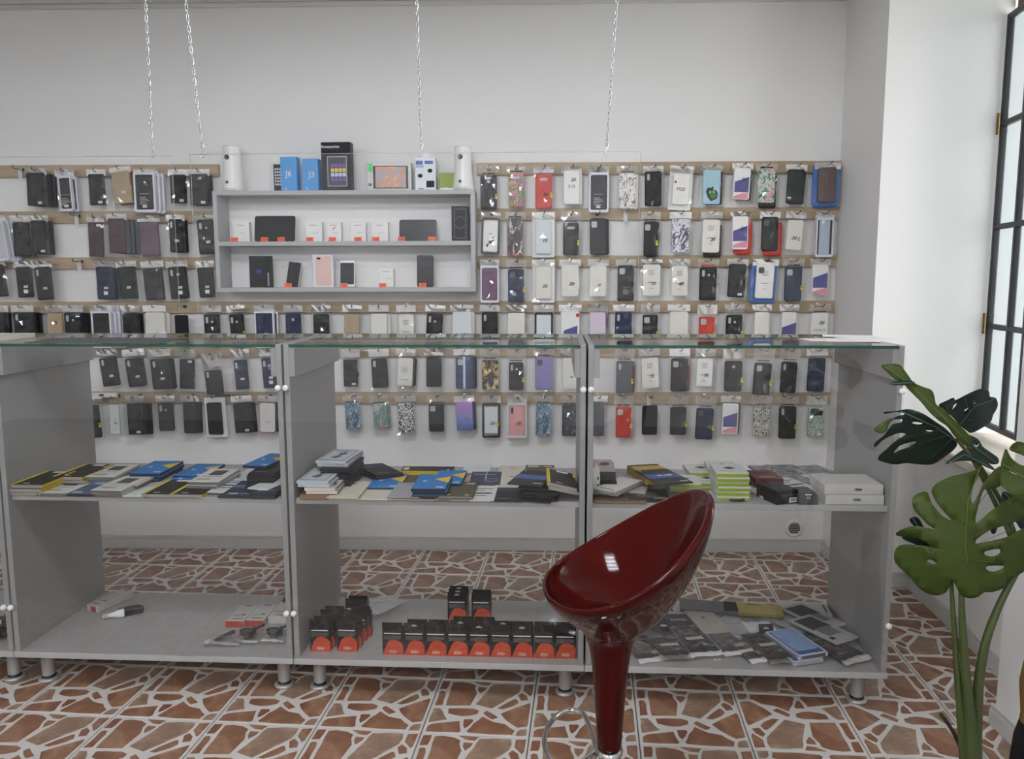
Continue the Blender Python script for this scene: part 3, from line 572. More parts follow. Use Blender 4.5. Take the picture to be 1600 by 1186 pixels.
        if 'xw' in fl: put('backing_card', slab_me(rrect(.098, .182, .006, 2), .002, .0004), mat('card_white', '#e6e5e0', .5), 0, .004, .010)
        if 'n' not in fl:
            bw = max(w+.020, .086) if 'xw' not in fl and 'xb' not in fl else w*1.5; hh = drop*.42
            milky = col in ('cream', 'frost') or 'xw' in fl
            bl = h+drop*.62+(.030 if 'xl' in fl else .010)
            o = link('sleeve', random.choice(BAGS), bag_m, t); o.location = (random.uniform(-.002, .002), 0, -drop*.36); o.scale = (bw, .0105 if flip else .0088, bl)
            hd = link('header', random.choice(HDRS), hdrc_m if 'h' in fl else hdr_m, t); hd.location = (0, -.001, .004); hd.scale = (bw*.98, 1, max(.028, drop*.86))
            if 'r' in fl: put('header_print', poly_me([(rect(-.03, -.003, .03, .003), 0)]), redink_m, 0, .076+drop*.3, -.004)
            elif 'h' in fl: put('header_print', poly_me([(rect(-.028, -.002, -.006, .002), 0), (rect(-.003, -.002, .026, .002), 0)]), ink_m, 0, .078+drop*.15, -.004)
        return t
    if lab: build((xt, YP, z0), col, lab, fl, 'phone case packs on the wall rails')
    for nb, bc in behind:
        for b in range(nb):
            bl = '%s pack behind the %s one %s' % (bc.replace('darkred', 'dark red').replace('blackbrown', 'brown-black').replace('darkgreen', 'dark green').replace('lightgrey', 'pale grey'), ORD[rank], RPH[rail])
            if b: bl = ('', 'deeper ', 'deepest ')[b] + bl
            build((xt+.013*(b+1), YP+.0205+.0135*b, z0-.0015*(b+1)-(.018 if bc in ('red', 'blackbrown') else 0)), bc, bl, [f for f in fl if f in ('F', 'fr')], 'packs behind other packs', False)
for rail, rows in PACKS.items():
    for i, row in enumerate(rows): pack(rail, i, len(rows), row)
    for x in SPARE.get(rail, []):
        p = at_y((x, (RAILS[rail][2]+RAILS[rail][3])/2-4), -.03); hook(rail, p.x, p.z-RAILOBJ[rail].location.z-.006)
        t = thing('hang_clip', (p.x, -.04, p.z), {'L1': 'empty clear hang clip on the top rail beyond the last pack', 'L2': 'empty clear hang clip on the second rail in a gap', 'L3': 'empty clear hang clip on the third rail in a gap', 'R2': 'empty clear hang clip in the gap on the window-side second rail', 'B6': 'empty clear hang clip above the low black case'}[rail], 'clip', 'empty hang clips')
        link('clip_body', box_me((.018, .002, .050), .0005, (0, 0, -.02)), bag2_m, t); link('clip_wire', tube_me([(-.006, -.002, .004), (.006, -.002, .004), (.004, -.002, -.012)], .0012, 5), dksteel_m, t)

# odd things lying across the hooks
def across(name, x0, x1, y, h, m, lab, cat, r=None):
    a = at_y((x0, y), -.052); b = at_y((x1, y), -.052)
    if r: o = link(name, tube_me([(-(b.x-a.x)/2, 0, 0), ((b.x-a.x)/2, 0, 0)], r, 8), m)
    else: o = link(name, box_me((b.x-a.x, .018, h), .0015), m)
    o.location = ((a.x+b.x)/2, -.052, (a.z+b.z)/2); o.rotation_euler[1] = -math.atan2(b.z-a.z, b.x-a.x); return tag(o, lab, cat)
o = across('narrow_box', 136, 183, 617, .020, white_m, 'narrow white box lying across the hooks of the lowest rail', 'box')
q = link('printed_mark', box_me((.020, .0006, .010)), mat('green_black_print', '#2c3a2a', .5), o); q.location = (.002, -.0095, 0)
across('dark_rod', 341, 386, 618, 0, mat('dark_rod', '#22302a', .35), 'dark rod lying across the hooks above the case on a white card', 'rod', .005)
across('chrome_bar', 549, 592, 548, 0, chrome_m, 'short chrome bar joining two hooks on the fifth rail', 'bar', .0042)

# ------------------------------------------------------------------ hanging acrylic screens and their chains
PY = -1.328
def screen(x0, x1, z0, z1, label):
    t = thing('acrylic_screen', ((x0+x1)/2, PY, z0), label, 'screen', 'clear screens hung over the counters')
    box('sheet', (0, 0, (z1-z0)/2), (x1-x0, .004, z1-z0), acryl_m, t)
    em = film('acrylic_edge', '#eef2f2', .12, 1.0, .1)
    for s in (-1, 1): box('sheet_edge', (s*(x1-x0)/2, 0, (z1-z0)/2), (.0012, .0044, z1-z0), em, t)
    for z in (0, z1-z0): box('sheet_edge', (0, 0, z), (x1-x0, .0044, .0012), em, t)
screen(-2.3, -1.008, 1.158, 1.592, 'clear acrylic screen running out of the frame, hung from the lone chain')
screen(-.956, .297, 1.158, 1.596, 'clear acrylic screen hung from three chains before the wall shelf')
def chain_link_me():
    bm = bmesh.new(); pts = []
    for k in range(12):
        a = 2*PI*k/12; x = .0034*math.cos(a); z = .0034*math.sin(a)+(.0062 if math.sin(a) > 0 else -.0062); pts.append(Vector((x, 0, z)))
    n = 5; R = .00105; rings = []
    for i, p in enumerate(pts):
        t = (pts[(i+1) % 12]-pts[i-1]).normalized(); a = Vector((0, 1, 0)); b = t.cross(a)
        rings.append([bm.verts.new(p+(a*math.cos(2*PI*k/n)+b*math.sin(2*PI*k/n))*R) for k in range(n)])
    for i in range(12):
        for k in range(n): bm.faces.new((rings[i][k], rings[i][(k+1) % n], rings[(i+1) % 12][(k+1) % n], rings[(i+1) % 12][k]))
    for f in bm.faces: f.smooth = True
    return bm_to(bm, 'chain_link')
link_me = chain_link_me(); chain_m = mat('bright_chain', '#c9c9c9', .28, metal=1)
shook_me = tube_me(smooth_path([(0, 0, .012), (.004, 0, .016), (.0045, 0, .006), (-.001, 0, -.004), (-.0045, 0, -.012), (-.002, 0, -.018), (.003, 0, -.016), (.0045, 0, -.011)], 3), .0017, 6)
def chain(xt, xb, label):
    p0 = Vector((xb, PY, 1.606)); p1 = Vector((xt, PY+.01, ZC-.001)); L = (p1-p0).length; d = (p1-p0)/L
    t = thing('hanging_chain', p1, label, 'chain', 'chains holding the acrylic screens')
    n = int(L/.0142); q = Vector((0, 0, 1)).rotation_difference(d).to_euler()
    base = q.to_matrix()
    for k in range(n):
        o = link('chain_link', link_me, chain_m, t); o.location = p0+d*(.016+k*L/n*.992)-p1
        o.rotation_euler = (base @ Matrix.Rotation(PI/2*(k % 2)+.5, 3, 'Z')).to_euler()
    o = link('end_hook', shook_me, chain_m, t); o.location = p0-p1
    o = link('ceiling_eye', lathe_me([(0, 0), (.012, 0), (.011, -.004), (.004, -.008), (0, -.009)], 10), steel_m, t)
chain(-1.055, -1.062, 'steel chain beside the shelf end, holding the screen cut by the frame')
chain(-.984, -.921, 'slanting steel chain beside the first one, ending near the white tower')
chain(-.322, -.308, 'steel chain in the middle, ending above the earbud box')
chain(.262, .204, 'steel chain on the window side, slanting over the topmost rail')

# ------------------------------------------------------------------ wall shelf
SX0, SX1, SZ0, SZ1, SZM, SD = -1.368, -.244, 1.197, 1.627, 1.413, .14
ws = thing('wall_shelf', ((SX0+SX1)/2, 0, SZ0), 'grey two-tier open wall shelf between the rails of phone cases', 'shelf')
SWW = SX1-SX0; th = .019
for z in (th/2, SZM-SZ0-th/2, SZ1-SZ0-th/2): box('shelf_board', (0, -SD/2, z), (SWW-(0 if z != SZM-SZ0-th/2 else 2*th), SD, th), shelfgrey_m, ws, .001)
for s in (-1, 1): box('side_board', (s*(SWW/2-th/2), -SD/2, (SZ1-SZ0)/2), (th, SD-.001, SZ1-SZ0-2*th), shelfgrey_m, ws, .001)
def sh(px, py, y): return at_y((px, py), y)
for z, lab, hh in ((SZM, 'white paper strip lining the upper tier of the wall shelf', .105), (SZ0+th, 'white paper strip lining the lower tier of the wall shelf', .085)):
    o = tag(link('backing_paper', box_me((SWW-2*th-.004, .0012, hh), 0, (0, 0, hh/2)), paper_m), lab, 'paper'); o.location = ((SX0+SX1)/2, -.012, z)
# ---- helper: upright box standing on a shelf, front face at y
def upright(name, px0, px1, pytop, zbase, y, d, m, label, cat, group=None, rz=0, rx=0, bev=.001, mesh=None):
    a = at_y((px0, 300), y); b = at_y((px1, 300), y); top = at_y(((px0+px1)/2, pytop), y).z
    w = b.x-a.x; h = top-zbase
    t = thing(name, ((a.x+b.x)/2, y, zbase+.0003), label, cat, group, rz, 0, rx)
    t['_w'] = w; t['_h'] = h
    if mesh is None: box('carton', (0, d/2, h/2), (w, d, h), m, t, bev)
    return t, w, h
def front(t, name, me, m, x, z, y=-.0004): o = link(name, me, m, t); o.location = (x, y, z); return o
TZ = SZ1
# white towers
for (x0, x1, lab) in ((351, 378, 'white round tower with two dark holes next to the topmost pine rail end'), (711, 737, 'white round tower with two dark holes beside the small green box')):
    p = at_y(((x0+x1)/2, 295), -.07); hgt = at_y(((x0+x1)/2, 229), -.07).z-TZ
    t = thing('tower_device', (p.x, -.07, TZ), lab, 'device', 'white towers on the wall shelf')
    k = hgt/.19
    link('body', lathe_me([(0, .004), (.046*k, .004), (.0475*k, .010), (.044*k, .03*k), (.0385*k, .08*k), (.036*k, .13*k), (.0375*k, .186*k), (.036*k, .19*k), (.033*k, .188*k), (.031*k, .178*k), (0, .176*k)], 28), white_m, t)
    link('base_ring', lathe_me([(0, 0), (.040*k, 0), (.042*k, .004), (0, .005)], 24), mat('peach_plastic', '#d9b7a0', .5), t)
    for z, r in ((.142*k, .0085), (.038*k, .0055)):
        rr = .0362*k if z > .1 else .0432*k
        o = link('sensor_hole', lathe_me([(0, 0), (r, 0), (r*1.25, .002), (r*1.35, -.002)], 14), mat('sensor_dark', '#5a5c5e', .25), t)
        o.location = (-.25*rr, -rr*.975, z); o.rotation_euler[0] = PI/2; o.rotation_euler[2] = -.25
    box('seam', (.0, -.0468*k, .013), (.05*k, .002, .0016), mat('seam_grey', '#b8b4ae', .5), t)
UPG = 'boxes standing on top of the wall shelf'
t, w, h = upright('phone_box', 423, 447, 254, TZ, -.062, .05, mat('box_grey_white', '#cfd0d0', .5), 'grey phone box showing a dark home screen, half behind a blue box', 'box', UPG)
front(t, 'printed_phone', poly_me([(rect(-.018, .008, .030, h-.008), 0)]+[(rect(-.013+.010*i, .030+.013*j, -.006+.010*i, .038+.013*j), 1) for i in range(4) for j in range(6)]), [gloss_black_m, mat('icon_print', '#c9ccd0', .4)], 0, 0)
for (x0, x1, yt, s, lab) in ((439, 465, 245, 'J6', 'taller light blue phone box lettered J6'), (473, 498, 248, 'J3', 'shorter light blue phone box lettered J3')):
    t, w, h = upright('phone_box', x0, x1, yt, TZ, -.115, .045, mat('blue_carton', '#4a97d6', .45), lab, 'box', UPG, rz=-.06)
    front(t, 'lettering', text_me(s, .036), whiteink_m, .0 if s == 'J6' else .006, h*.5); front(t, 'small_print', poly_me([(rect(-.004, 0, .004, .004), 0)]), whiteink_m, -w*.2, .008)
t, w, h = upright('tablet_box', 503, 549, 222, TZ, -.112, .05, mat('black_carton', '#111012', .45, spec=.3), 'tall black tablet box with a tablet pictured on it', 'box', UPG, rz=-.05)
front(t, 'lettering', text_me('Accessories', .0165, bold=.0003), whiteink_m, -w*.18, h-.019)
k = h/.2
front(t, 'printed_tablet', poly_me([(rect(-.038, .018*k, .048, .142*k), 1), (rect(-.034, .022*k, .044, .138*k), 0)]+[(rect(-.022+.017*i, .040*k+.019*j, -.008+.017*i, .055*k+.019*j), 2+(i*3+j*2) % 3) for i in range(4) for j in range(4)]), [mat('screen_print', '#2a2638', .3), mat('silver_print', '#9a9aa0', .4), mat('tile_violet', '#6a4a92', .4), mat('tile_yellow', '#d8c04a', .4), mat('tile_pale', '#c8c4d8', .4)], 0, 0, -.0006)
t, w, h = upright('tablet_box', 574, 643, 254, TZ, -.10, .045, mat('pale_carton', '#cfcdc9', .5), 'pale wide tablet box picturing a tablet lying sideways', 'box', UPG)
front(t, 'printed_tablet', poly_me([(rect(-w*.36, .010, w*.43, h-.014), 0), (rect(-w*.31, .014, w*.38, h-.018), 1)]), [gloss_black_m, ramp_mat('print_canyon', [(0, '#3a6a9a'), (.35, '#8aa6b8'), (.5, '#c88a6a'), (.7, '#d8b49a'), (1, '#5a4a48')], 2.5, dist=2)], 0, 0)
front(t, 'green_sticker', box_me((.018, .0006, .034)), mat('green_sticker', '#4fd06a', .5), -w*.42, h-.022)
front(t, 'barcode', poly_me([(rect(-.007, .0016*i, .007, .0016*i+.0007), 0) for i in range(8)]), ink_m, -w*.43, .02)
t, w, h = upright('earbud_box', 649, 681, 246, TZ, -.10, .045, mat('white_carton', '#e2e4e8', .45), 'white earbud box with black earbuds pictured', 'box', UPG)
front(t, 'printed_buds', poly_me([([(r*math.cos(a*.6283)+cx, r*.8*math.sin(a*.6283)+cz) for a in range(10)], 0) for cx, cz, r in ((-.022, h*.45, .011), (.020, h*.60, .011))]+[(rect(.004, h*.1, .038, h*.3), 0), (rect(-.040, h*.70, -.006, h*.76), 1), (rect(-.040, h*.78, -.010, h*.9), 2), (rect(-.002, h*.80, .034, h*.9), 2), (rect(-.03, .006, -.008, .010), 2)]), [ink_m, mat('pale_blue_print', '#8aa8d8', .5), mat('blue_print', '#4a68a8', .5)], 0, 0)
front(t, 'hang_tab', box_me((.03, .001, .02)), white_m, 0, h+.008, .02)
t, w, h = upright('small_box', 687, 711, 270, TZ, -.085, .06, mat('lime_carton', '#86992f', .5), 'small lime green box beside the white tower', 'box', UPG, rz=.12)
front(t, 'white_band', poly_me([(rect(-w/2, .001, w/2, .012), 0), (rect(-.012, .014, .0, .016), 0)]), white_m, 0, 0)
# upper tier
def leaning_tablet(x0, x1, y0, zb, lab, lean=.16, y=-.075):
    t, w, h = upright('tablet', x0, x1, y0, zb, y, .009, None, lab, 'tablet', None, rx=-lean, mesh=1)
    h = h/math.cos(lean)
    o = link('body', slab_me(rrect(w, h, .010, 4), .009, .0015), mat('tablet_shell', '#c8c8c8', .3), t); o.location = (0, .0045, h/2+.001)
    o = link('screen', slab_me(rrect(w*.985, h*.97, .009, 4), .0012, .0003), mat('tablet_glass', '#121314', .35, spec=.3), t); o.location = (0, -.0004, h/2+.001); return t
leaning_tablet(394, 459, 337, SZM, 'larger black tablet leaning in the upper tier of the wall shelf')
leaning_tablet(622, 681, 343, SZM, 'smaller black tablet leaning in the upper tier of the wall shelf')
t, w, h = upright('phone_box', 705, 732, 322, SZM, -.10, .045, mat('black_carton', '#111012', .45, spec=.3), 'black phone box with a curved line drawing in the upper tier', 'box', None)
front(t, 'printed_outline', poly_me([(rect(-.026, .012, -.024, h-.012), 0), (rect(.024, .012, .026, h-.012), 0), (rect(-.026, .012, .026, .014), 0), (rect(-.026, h-.014, .026, h-.012), 0)]+[([(r*math.cos(a)+0, h*c+r*math.sin(a)), (r*1.08*math.cos(a), h*c+r*1.08*math.sin(a)), (r*1.08*math.cos(a+s*.35), h*c+r*1.08*math.sin(a+s*.35)), (r*math.cos(a+s*.35), h*c+r*math.sin(a+s*.35))], 0) for c, s, a0, r in ((.55, 1, .4, .021), (.52, -1, -.4, .022)) for a in [a0+s*.35*k for k in range(7)]]), mat('line_print', '#7a7a80', .4), 0, 0)
# orange price tags
def price_tag(px, zb, word, label, y=-.118):
    p = at_y((px, 370), y)
    t = thing('price_tag', (p.x, y, zb), label, 'price tag', 'orange price tags on the wall shelf', rx=-.15)
    link('card', box_me((.032, .001, .019), 0, (0, 0, .0095)), orange_m, t); o = link('lettering', text_me(word, .014, shear=.25, bold=.0003), redink_m, t); o.location = (0, -.0008, .009)
UT = 'orange price tag reading %s in the upper tier %s'
for px, wd, wh in ((366, '10€', 'next to the bare side board'), (413, '200€', 'before the large tablet'), (439, '220€', 'by the tablet corner'), (484, '8€', 'past the large tablet'), (519, '25€', 'under a red tick'), (559, '35€', 'past the red tick'), (587, '30€', 'past the white boxes'), (627, '100€', 'before the smaller tablet'), (675, '60€', 'beside the black box')):
    price_tag(px, SZM, wd, UT % (wd.replace('€', ''), wh))
for px, wd, wh in ((447, '300', 'under the tilted black phone'), (535, '300', 'under the white phone'), (596, '400', 'standing alone'), (659, '500', 'under the black phone past the gap')):
    price_tag(px, SZ0+th, wd, 'orange price tag reading %s in the lower tier %s' % (wd, wh))
# little white gadget boxes behind the tags, with grey print
for i, (px, wpx) in enumerate(((374, 26), (488, 26), (520, 22), (558, 24), (592, 26))):
    t, w, h = upright('gadget_box', px-wpx/2, px+wpx/2, 347, SZM, -.05, .03, paper_m, 'small white gadget box, %s past the side board in the upper tier' % ORD[i+1], 'box', 'white gadget boxes in the upper tier')
    front(t, 'printed_lines', poly_me([(rect(-.018, h*.82, .014, h*.86), 0), (rect(-.006, h*.45, .02, h*.47), 0)]), mat('faint_print', '#b4b4b6', .95), 0, 0)
    if i == 2: front(t, 'red_tick', poly_me([([(-.008, .006), (-.003, 0), (.010, .014), (-.003, .006)], 0)]), redink_m, .002, h*.62, -.0008)
# lower tier
t, w, h = upright('phone_box', 384, 417, 400, SZ0+th, -.105, .04, mat('dark_carton', '#1d1e20', .5, spec=.3), 'dark phone box lettered S9 in the lower tier', 'box', None, rz=-.05)
front(t, 'lettering', text_me('S9', .024), mat('blue_lettering', '#3f5fd0', .4), -.004, h*.5); front(t, 'side_strip', box_me((.007, .0006, h*.42)), mat('grey_strip', '#8f9092', .4), w*.42, h*.26)
def phone(x0, x1, y0, lab, shell, scr, ry=0, lean=.16, y=-.085, camera=False):
    t, w, h = upright('smartphone', x0, x1, y0, SZ0+th, y, .009, None, lab, 'smartphone', 'smartphones in the lower tier', rx=-lean, ry=0, mesh=1) if False else upright('smartphone', x0, x1, y0, SZ0+th, y, .009, None, lab, 'smartphone', 'smartphones in the lower tier', rx=-lean, mesh=1)
    t.rotation_euler[1] = ry
    w = w-abs(math.sin(ry))*h*.9; h = h/math.cos(lean)
    o = link('body', slab_me(rrect(w, h, .008, 4), .009, .0018), shell, t); o.location = (0, .0045, h/2+.001)
    o = link('screen', slab_me(rrect(w*.93, h*(.80 if shell is white_m else .95), .003, 2), .0012, .0002), scr, t); o.location = (0, -.0004, h/2+.001); return t, w, h
phone(438, 463, 409, 'black smartphone tilted sideways in the lower tier', mat('silver_shell', '#b8b8ba', .3), gloss_black_m, ry=.13)
t, w, h = upright('phone_box', 485, 517, 398, SZ0+th, -.09, .03, mat('white_carton', '#e2e4e8', .45), 'white phone box picturing the pink back of a phone', 'box', None)
front(t, 'printed_phone', slab_me(rrect(w*.78, h*.9, .007, 3), .0006, .0001), mat('rose_print', '#e0bdb6', .35), .002, h*.5); front(t, 'printed_lens', poly_me([(rect(-.008, -.004, .008, .004), 0)]), ink_m, -w*.2, h*.88, -.0011)
phone(527, 550, 407, 'white smartphone with a dark screen in the lower tier', white_m, mat('dark_screen', '#1c1e24', .35, spec=.3), lean=.12)
phone(649, 675, 399, 'black smartphone with rounded corners in the lower tier', mat('black_shell', '#1a1a1c', .3), gloss_black_m, lean=.1)
t, w, h = upright('gadget_box', 590, 612, 420, SZ0+th, -.05, .03, paper_m, 'small white gadget box standing alone in the lower tier', 'box', 'white gadget boxes in the lower tier')
front(t, 'printed_lines', poly_me([(rect(-.018, h*.82, .014, h*.86), 0), (rect(-.006, h*.45, .02, h*.47), 0)]), mat('faint_print', '#b4b4b6', .95), 0, 0)

# ------------------------------------------------------------------ red bar stool
KS = .889   # the stool is a little smaller than first measured and stands nearer
SXC, SYC = .187, -1.781
SW = CO+(Vector((SXC, SYC, 0))-CO)*KS
st = thing('bar_stool', (SW.x, SW.y, 0), 'glossy red scoop-seat bar stool with a chrome footrest', 'bar stool')
def seat_me():
    n = 64; bm = bmesh.new(); rings = []
    def rim(th, shrink=0, dz=0):
        s = (.198-shrink)*math.cos(th); t = (.236-shrink)*math.sin(th)*(1+.012*math.cos(th)); z = .529+.222*((1-math.cos(th))/2)**1.62
        return Vector((.034-s, -t, z+dz))
    for z, r in ((.118, .0285), (.125, .0295), (.18, .0325), (.25, .0370), (.30, .0408), (.34, .0445), (.373, .0495), (.397, .0562)):
        rings.append([Vector((r*math.cos(PI-2*PI*k/n), -r*math.sin(PI-2*PI*k/n), z)) for k in range(n)])
    base = [Vector((.066*math.cos(PI-2*PI*k/n), -.066*math.sin(PI-2*PI*k/n), .420)) for k in range(n)]
    rings.append(base)
    def outer(th, k, t):
        R = rim(th); B = base[k]; g = 1-(1-t)**1.5; f = t**(.86+.5*max(0, -math.cos(th))**1.5)
        return Vector((B.x+(R.x-B.x)*g, B.y+(R.y-B.y)*g, B.z+(R.z-B.z)*f))
    for t in (.06, .14, .24, .36, .5, .64, .78, .9, 1): rings.append([outer(2*PI*k/n, k, t) for k in range(n)])
    def lipw(th): return .010+.012*((1-math.cos(th))/2)**2
    for sf, dz in ((.3, .005), (.7, .005), (1, 0)): rings.append([rim(2*PI*k/n, lipw(2*PI*k/n)*sf, dz) for k in range(n)])
    C = Vector((.022, 0, .458))
    for t in (.93, .84, .72, .58, .44, .30, .17, .07):
        R = []
        for k in range(n):
            th = 2*PI*k/n; P = rim(th, lipw(th)); g = t**.62; f = t**1.75
            R.append(Vector((C.x+(P.x-C.x)*g, C.y+(P.y-C.y)*g, C.z+(P.z-.003-C.z)*f)))
        rings.append(R)
    V = [[bm.verts.new(p) for p in R] for R in rings]
    for A, B in zip(V, V[1:]):
        for k in range(n): bm.faces.new((A[k], A[(k+1) % n], B[(k+1) % n], B[k]))
    bm.faces.new(V[0]); c = bm.verts.new(C)
    for k in range(n): bm.faces.new((V[-1][k], V[-1][(k+1) % n], c))
    for f in bm.faces: f.smooth = True
    return bm_to(bm, 'seat_shell')
o = link('seat_shell', seat_me(), red_m, st); o.location.z = SW.z; o.scale = (KS, KS, KS)
md = o.modifiers.new('smooth', 'SUBSURF'); md.levels = 1; md.render_levels = 1
zl = SW.z+.118*KS
link('collar', lathe_me([(.022, zl-.036), (.0265, zl-.035), (.0265, zl-.002), (.023, zl+.001)], 24), chrome_m, st)
link('seal_ring', lathe_me([(.022, zl-.041), (.0248, zl-.040), (.0248, zl-.036), (.022, zl-.035)], 24), black_m, st)
link('post', lathe_me([(.0215, .03), (.0215, zl-.036), (0, zl-.035)], 24), chrome_m, st)
link('base_disc', lathe_me([(0, .001), (.17, .001), (.178, .006), (.17, .014), (.09, .024), (.036, .034), (.024, .05), (0, .05)], 40), chrome_m, st)
zf = zl-.018; SO = Vector((SW.x, SW.y, 0))
fr = [at_z(p, zf) for p in ((928, 1140), (916, 1122), (900, 1111), (884, 1111), (866, 1122), (852, 1146), (853, 1172), (868, 1194), (892, 1200), (914, 1188), (930, 1174), (944, 1163))]
fr[0] = Vector((SW.x-.022, SW.y+.011, zf)); fr[-1] = Vector((SW.x-.022, SW.y-.011, zf))
o = link('footrest', tube_me(smooth_path([p-SO for p in fr], 4), .0062, 10), chrome_m, st)

# ------------------------------------------------------------------ plant with large split leaves
def leaf_mat(name, a, b, rough):
    m = ramp_mat(name, [(.2, a), (.8, b)], scale=9, detail=3, coords='Object', rough=rough, dist=.4); m.node_tree.nodes['Principled BSDF'].inputs['Specular IOR Level'].default_value = .18; return m
lf_m = leaf_mat('leaf_green', '#303b14', '#3d4a1a', .5); lfd_m = leaf_mat('leaf_dark', '#1d2823', '#26352e', .4); vein_m = mat('leaf_vein', '#4a5824', .5); veind_m = mat('leaf_vein_dark', '#4c6050', .5)  # the dark leaf green is an underside with its shade put into the colour
stem_m = ramp_mat('leaf_stalk', [(.2, '#333d18'), (.8, '#454f20')], scale=14, coords='Object', stretch=(1, 1, .2), rough=.5)
KP = .87
def pl_y(p, y): return at_y(p, CO.y+(y-CO.y)*KP)
PB = pl_y((1526, 1300), -1.75)
plant = thing('monstera_plant', (PB.x, PB.y, 0), 'tall green split-leaf plant beside the end of the counter', 'plant')
PO = Vector((PB.x, PB.y, 0))
def inside(p, poly):
    c = False; n = len(poly)
    for i in range(n):
        a, b = poly[i], poly[i-1]
        if (a[1] > p[1]) != (b[1] > p[1]) and p[0] < (b[0]-a[0])*(p[1]-a[1])/(b[1]-a[1])+a[0]: c = not c
    return c
def soften(P, k=3):
    out = []; n = len(P)
    for i in range(n):
        a, b, c, d = [Vector(P[(i+j) % n]) for j in (-1, 0, 1, 2)]
        for j in range(k):
            t = j/k; q = .5*((2*b)+(c-a)*t+(2*a-5*b+4*c-d)*t*t+(3*b-a-3*c+d)*t**3); out.append((q.x, q.y))
    return out
def leaf(outline, holes, rib, P, nrm, curl, m, vm, side=(), wave=.006, soft=3, ph=0):
    """outline, holes and ribs are points in the photo; the blade is laid on a curved surface through P at its real distance"""
    P = Vector(P); nrm = Vector(nrm).normalized(); out = soften(outline, soft); hs = [soften(h, 2) for h in holes]
    r0, r1 = Vector(rib[0]), Vector(rib[-1]); rl = (r1-r0).length; rd = (r1-r0)/rl; rn = Vector((-rd.y, rd.x))
    def place(p, lift=0):
        q = Vector(p)-r0; s = q.dot(rn)/100; u = q.dot(rd)/rl
        base = at_plane(p, P, nrm); d = ray(p).normalized()
        disp = curl[0]*s*s+curl[1]*(u-.5)**2+curl[2]*u + wave*math.sin(5*s+7*u+ph)
        return base+d*(disp-lift)-PO
    pts = []; edges = []
    for loop in [out]+hs:
        b = len(pts); pts += [Vector(p) for p in loop]; edges += [(b+i, b+(i+1) % len(loop)) for i in range(len(loop))]
    xs = [p[0] for p in out]; ys = [p[1] for p in out]; stp = max(5, (max(xs)-min(xs))/16)
    x = min(xs)
    while x < max(xs):
        y = min(ys)
        while y < max(ys):
            q = (x+random.uniform(-1, 1), y+random.uniform(-1, 1))
            if inside(q, out) and not any(inside(q, h) for h in hs): pts.append(Vector(q))
            y += stp
        x += stp
    V, E_, F, *_ = geometry.delaunay_2d_cdt(pts, edges, [], 0, 1e-4)
    bm = bmesh.new(); vs = [bm.verts.new(place(v)) for v in V]
    for f in F:
        c = (sum(V[i].x for i in f)/len(f), sum(V[i].y for i in f)/len(f))
        if inside(c, out) and not any(inside(c, h) for h in hs):
            try: fc = bm.faces.new([vs[i] for i in f]); fc.smooth = True
            except ValueError: pass
    for v in [v for v in bm.verts if not v.link_faces]: bm.verts.remove(v)
    bmesh.ops.recalc_face_normals(bm, faces=bm.faces)
    me = bpy.data.meshes.new('leaf_blade'); bm.to_mesh(me); bm.free()
    o = link('leaf', me, m, plant); s = o.modifiers.new('thickness', 'SOLIDIFY'); s.thickness = .0011; s.offset = 0
    link('midrib', tube_me([place(p, .0014) for p in [(Vector(a)*(1-t)+Vector(b)*t) for a, b in zip(rib, rib[1:]) for t in (0, .25, .5, .75)]+[rib[-1]]], .0015, 5), vm, o)
    if side:
        bms = [tube_me([place(Vector(a)*(1-t)+Vector(b)*t, .0008) for t in (0, .33, .66, 1)], .0006, 4) for a, b in side]
        link('side_veins', merge_me(bms, 'side_veins'), vm, o)
def c1(*P): return [(1340+x/3.708, 540+y/3.708) for x, y in P]
def c2(*P): return [(1340+x/3.242, 820+y/3.242) for x, y in P]
BK = -1.70
# dark upper leaves and the twisted light one
leaf(c1((575,560),(560,600),(510,640),(460,675),(415,690),(340,686),(280,680),(220,688),(150,674),(119,660),(128,635),(168,600),(205,565),(250,535),(284,512),(240,506),(200,520),(150,545),(118,575),(97,588),(96,572),(112,552),(150,522),(176,488),(205,455),(250,445),(256,425),(205,428),(230,408),(270,400),(258,388),(210,386),(158,395),(156,384),(230,378),(300,368),(380,395),(450,440),(520,490)), [c1((205,625),(240,582),(300,560),(342,556),(300,588),(250,604)), c1((310,446),(345,442),(380,452),(345,457)), c1((390,490),(420,489),(440,494),(415,500))], c1((575,555),(450,470),(250,380)), pl_y((1440, 680), -1.62), (-.25, -.8, -.5), (.02, .03, 0), lfd_m, veind_m, [c1((520,520),(300,580)), c1((480,490),(220,540)), c1((545,540),(420,660))])
leaf(c1((98,478),(108,500),(145,508),(172,486),(182,452),(205,430),(195,422),(140,448)), [], c1((105,485),(195,430)), pl_y((1378, 667), -1.60), (-.2, -.9, .3), (.03, 0, 0), lf_m, vein_m, wave=.002)
leaf(c1((470,345),(520,318),(556,302),(568,316),(620,290),(680,262),(722,250),(760,264),(766,296),(800,304),(812,340),(802,372),(784,402),(770,442),(720,477),(660,505),(625,488),(585,455),(550,415),(505,378)), [c1((549,372),(556,345),(578,335),(566,352)), c1((615,378),(626,368),(641,362),(630,376)), c1((664,342),(690,324),(682,336))], c1((590,460),(680,350),(790,310)), pl_y((1510, 640), -1.56), (.2, -.8, -.5), (.02, .02, 0), lfd_m, veind_m, [c1((620,430),(760,430)), c1((650,390),(620,300))], ph=1)
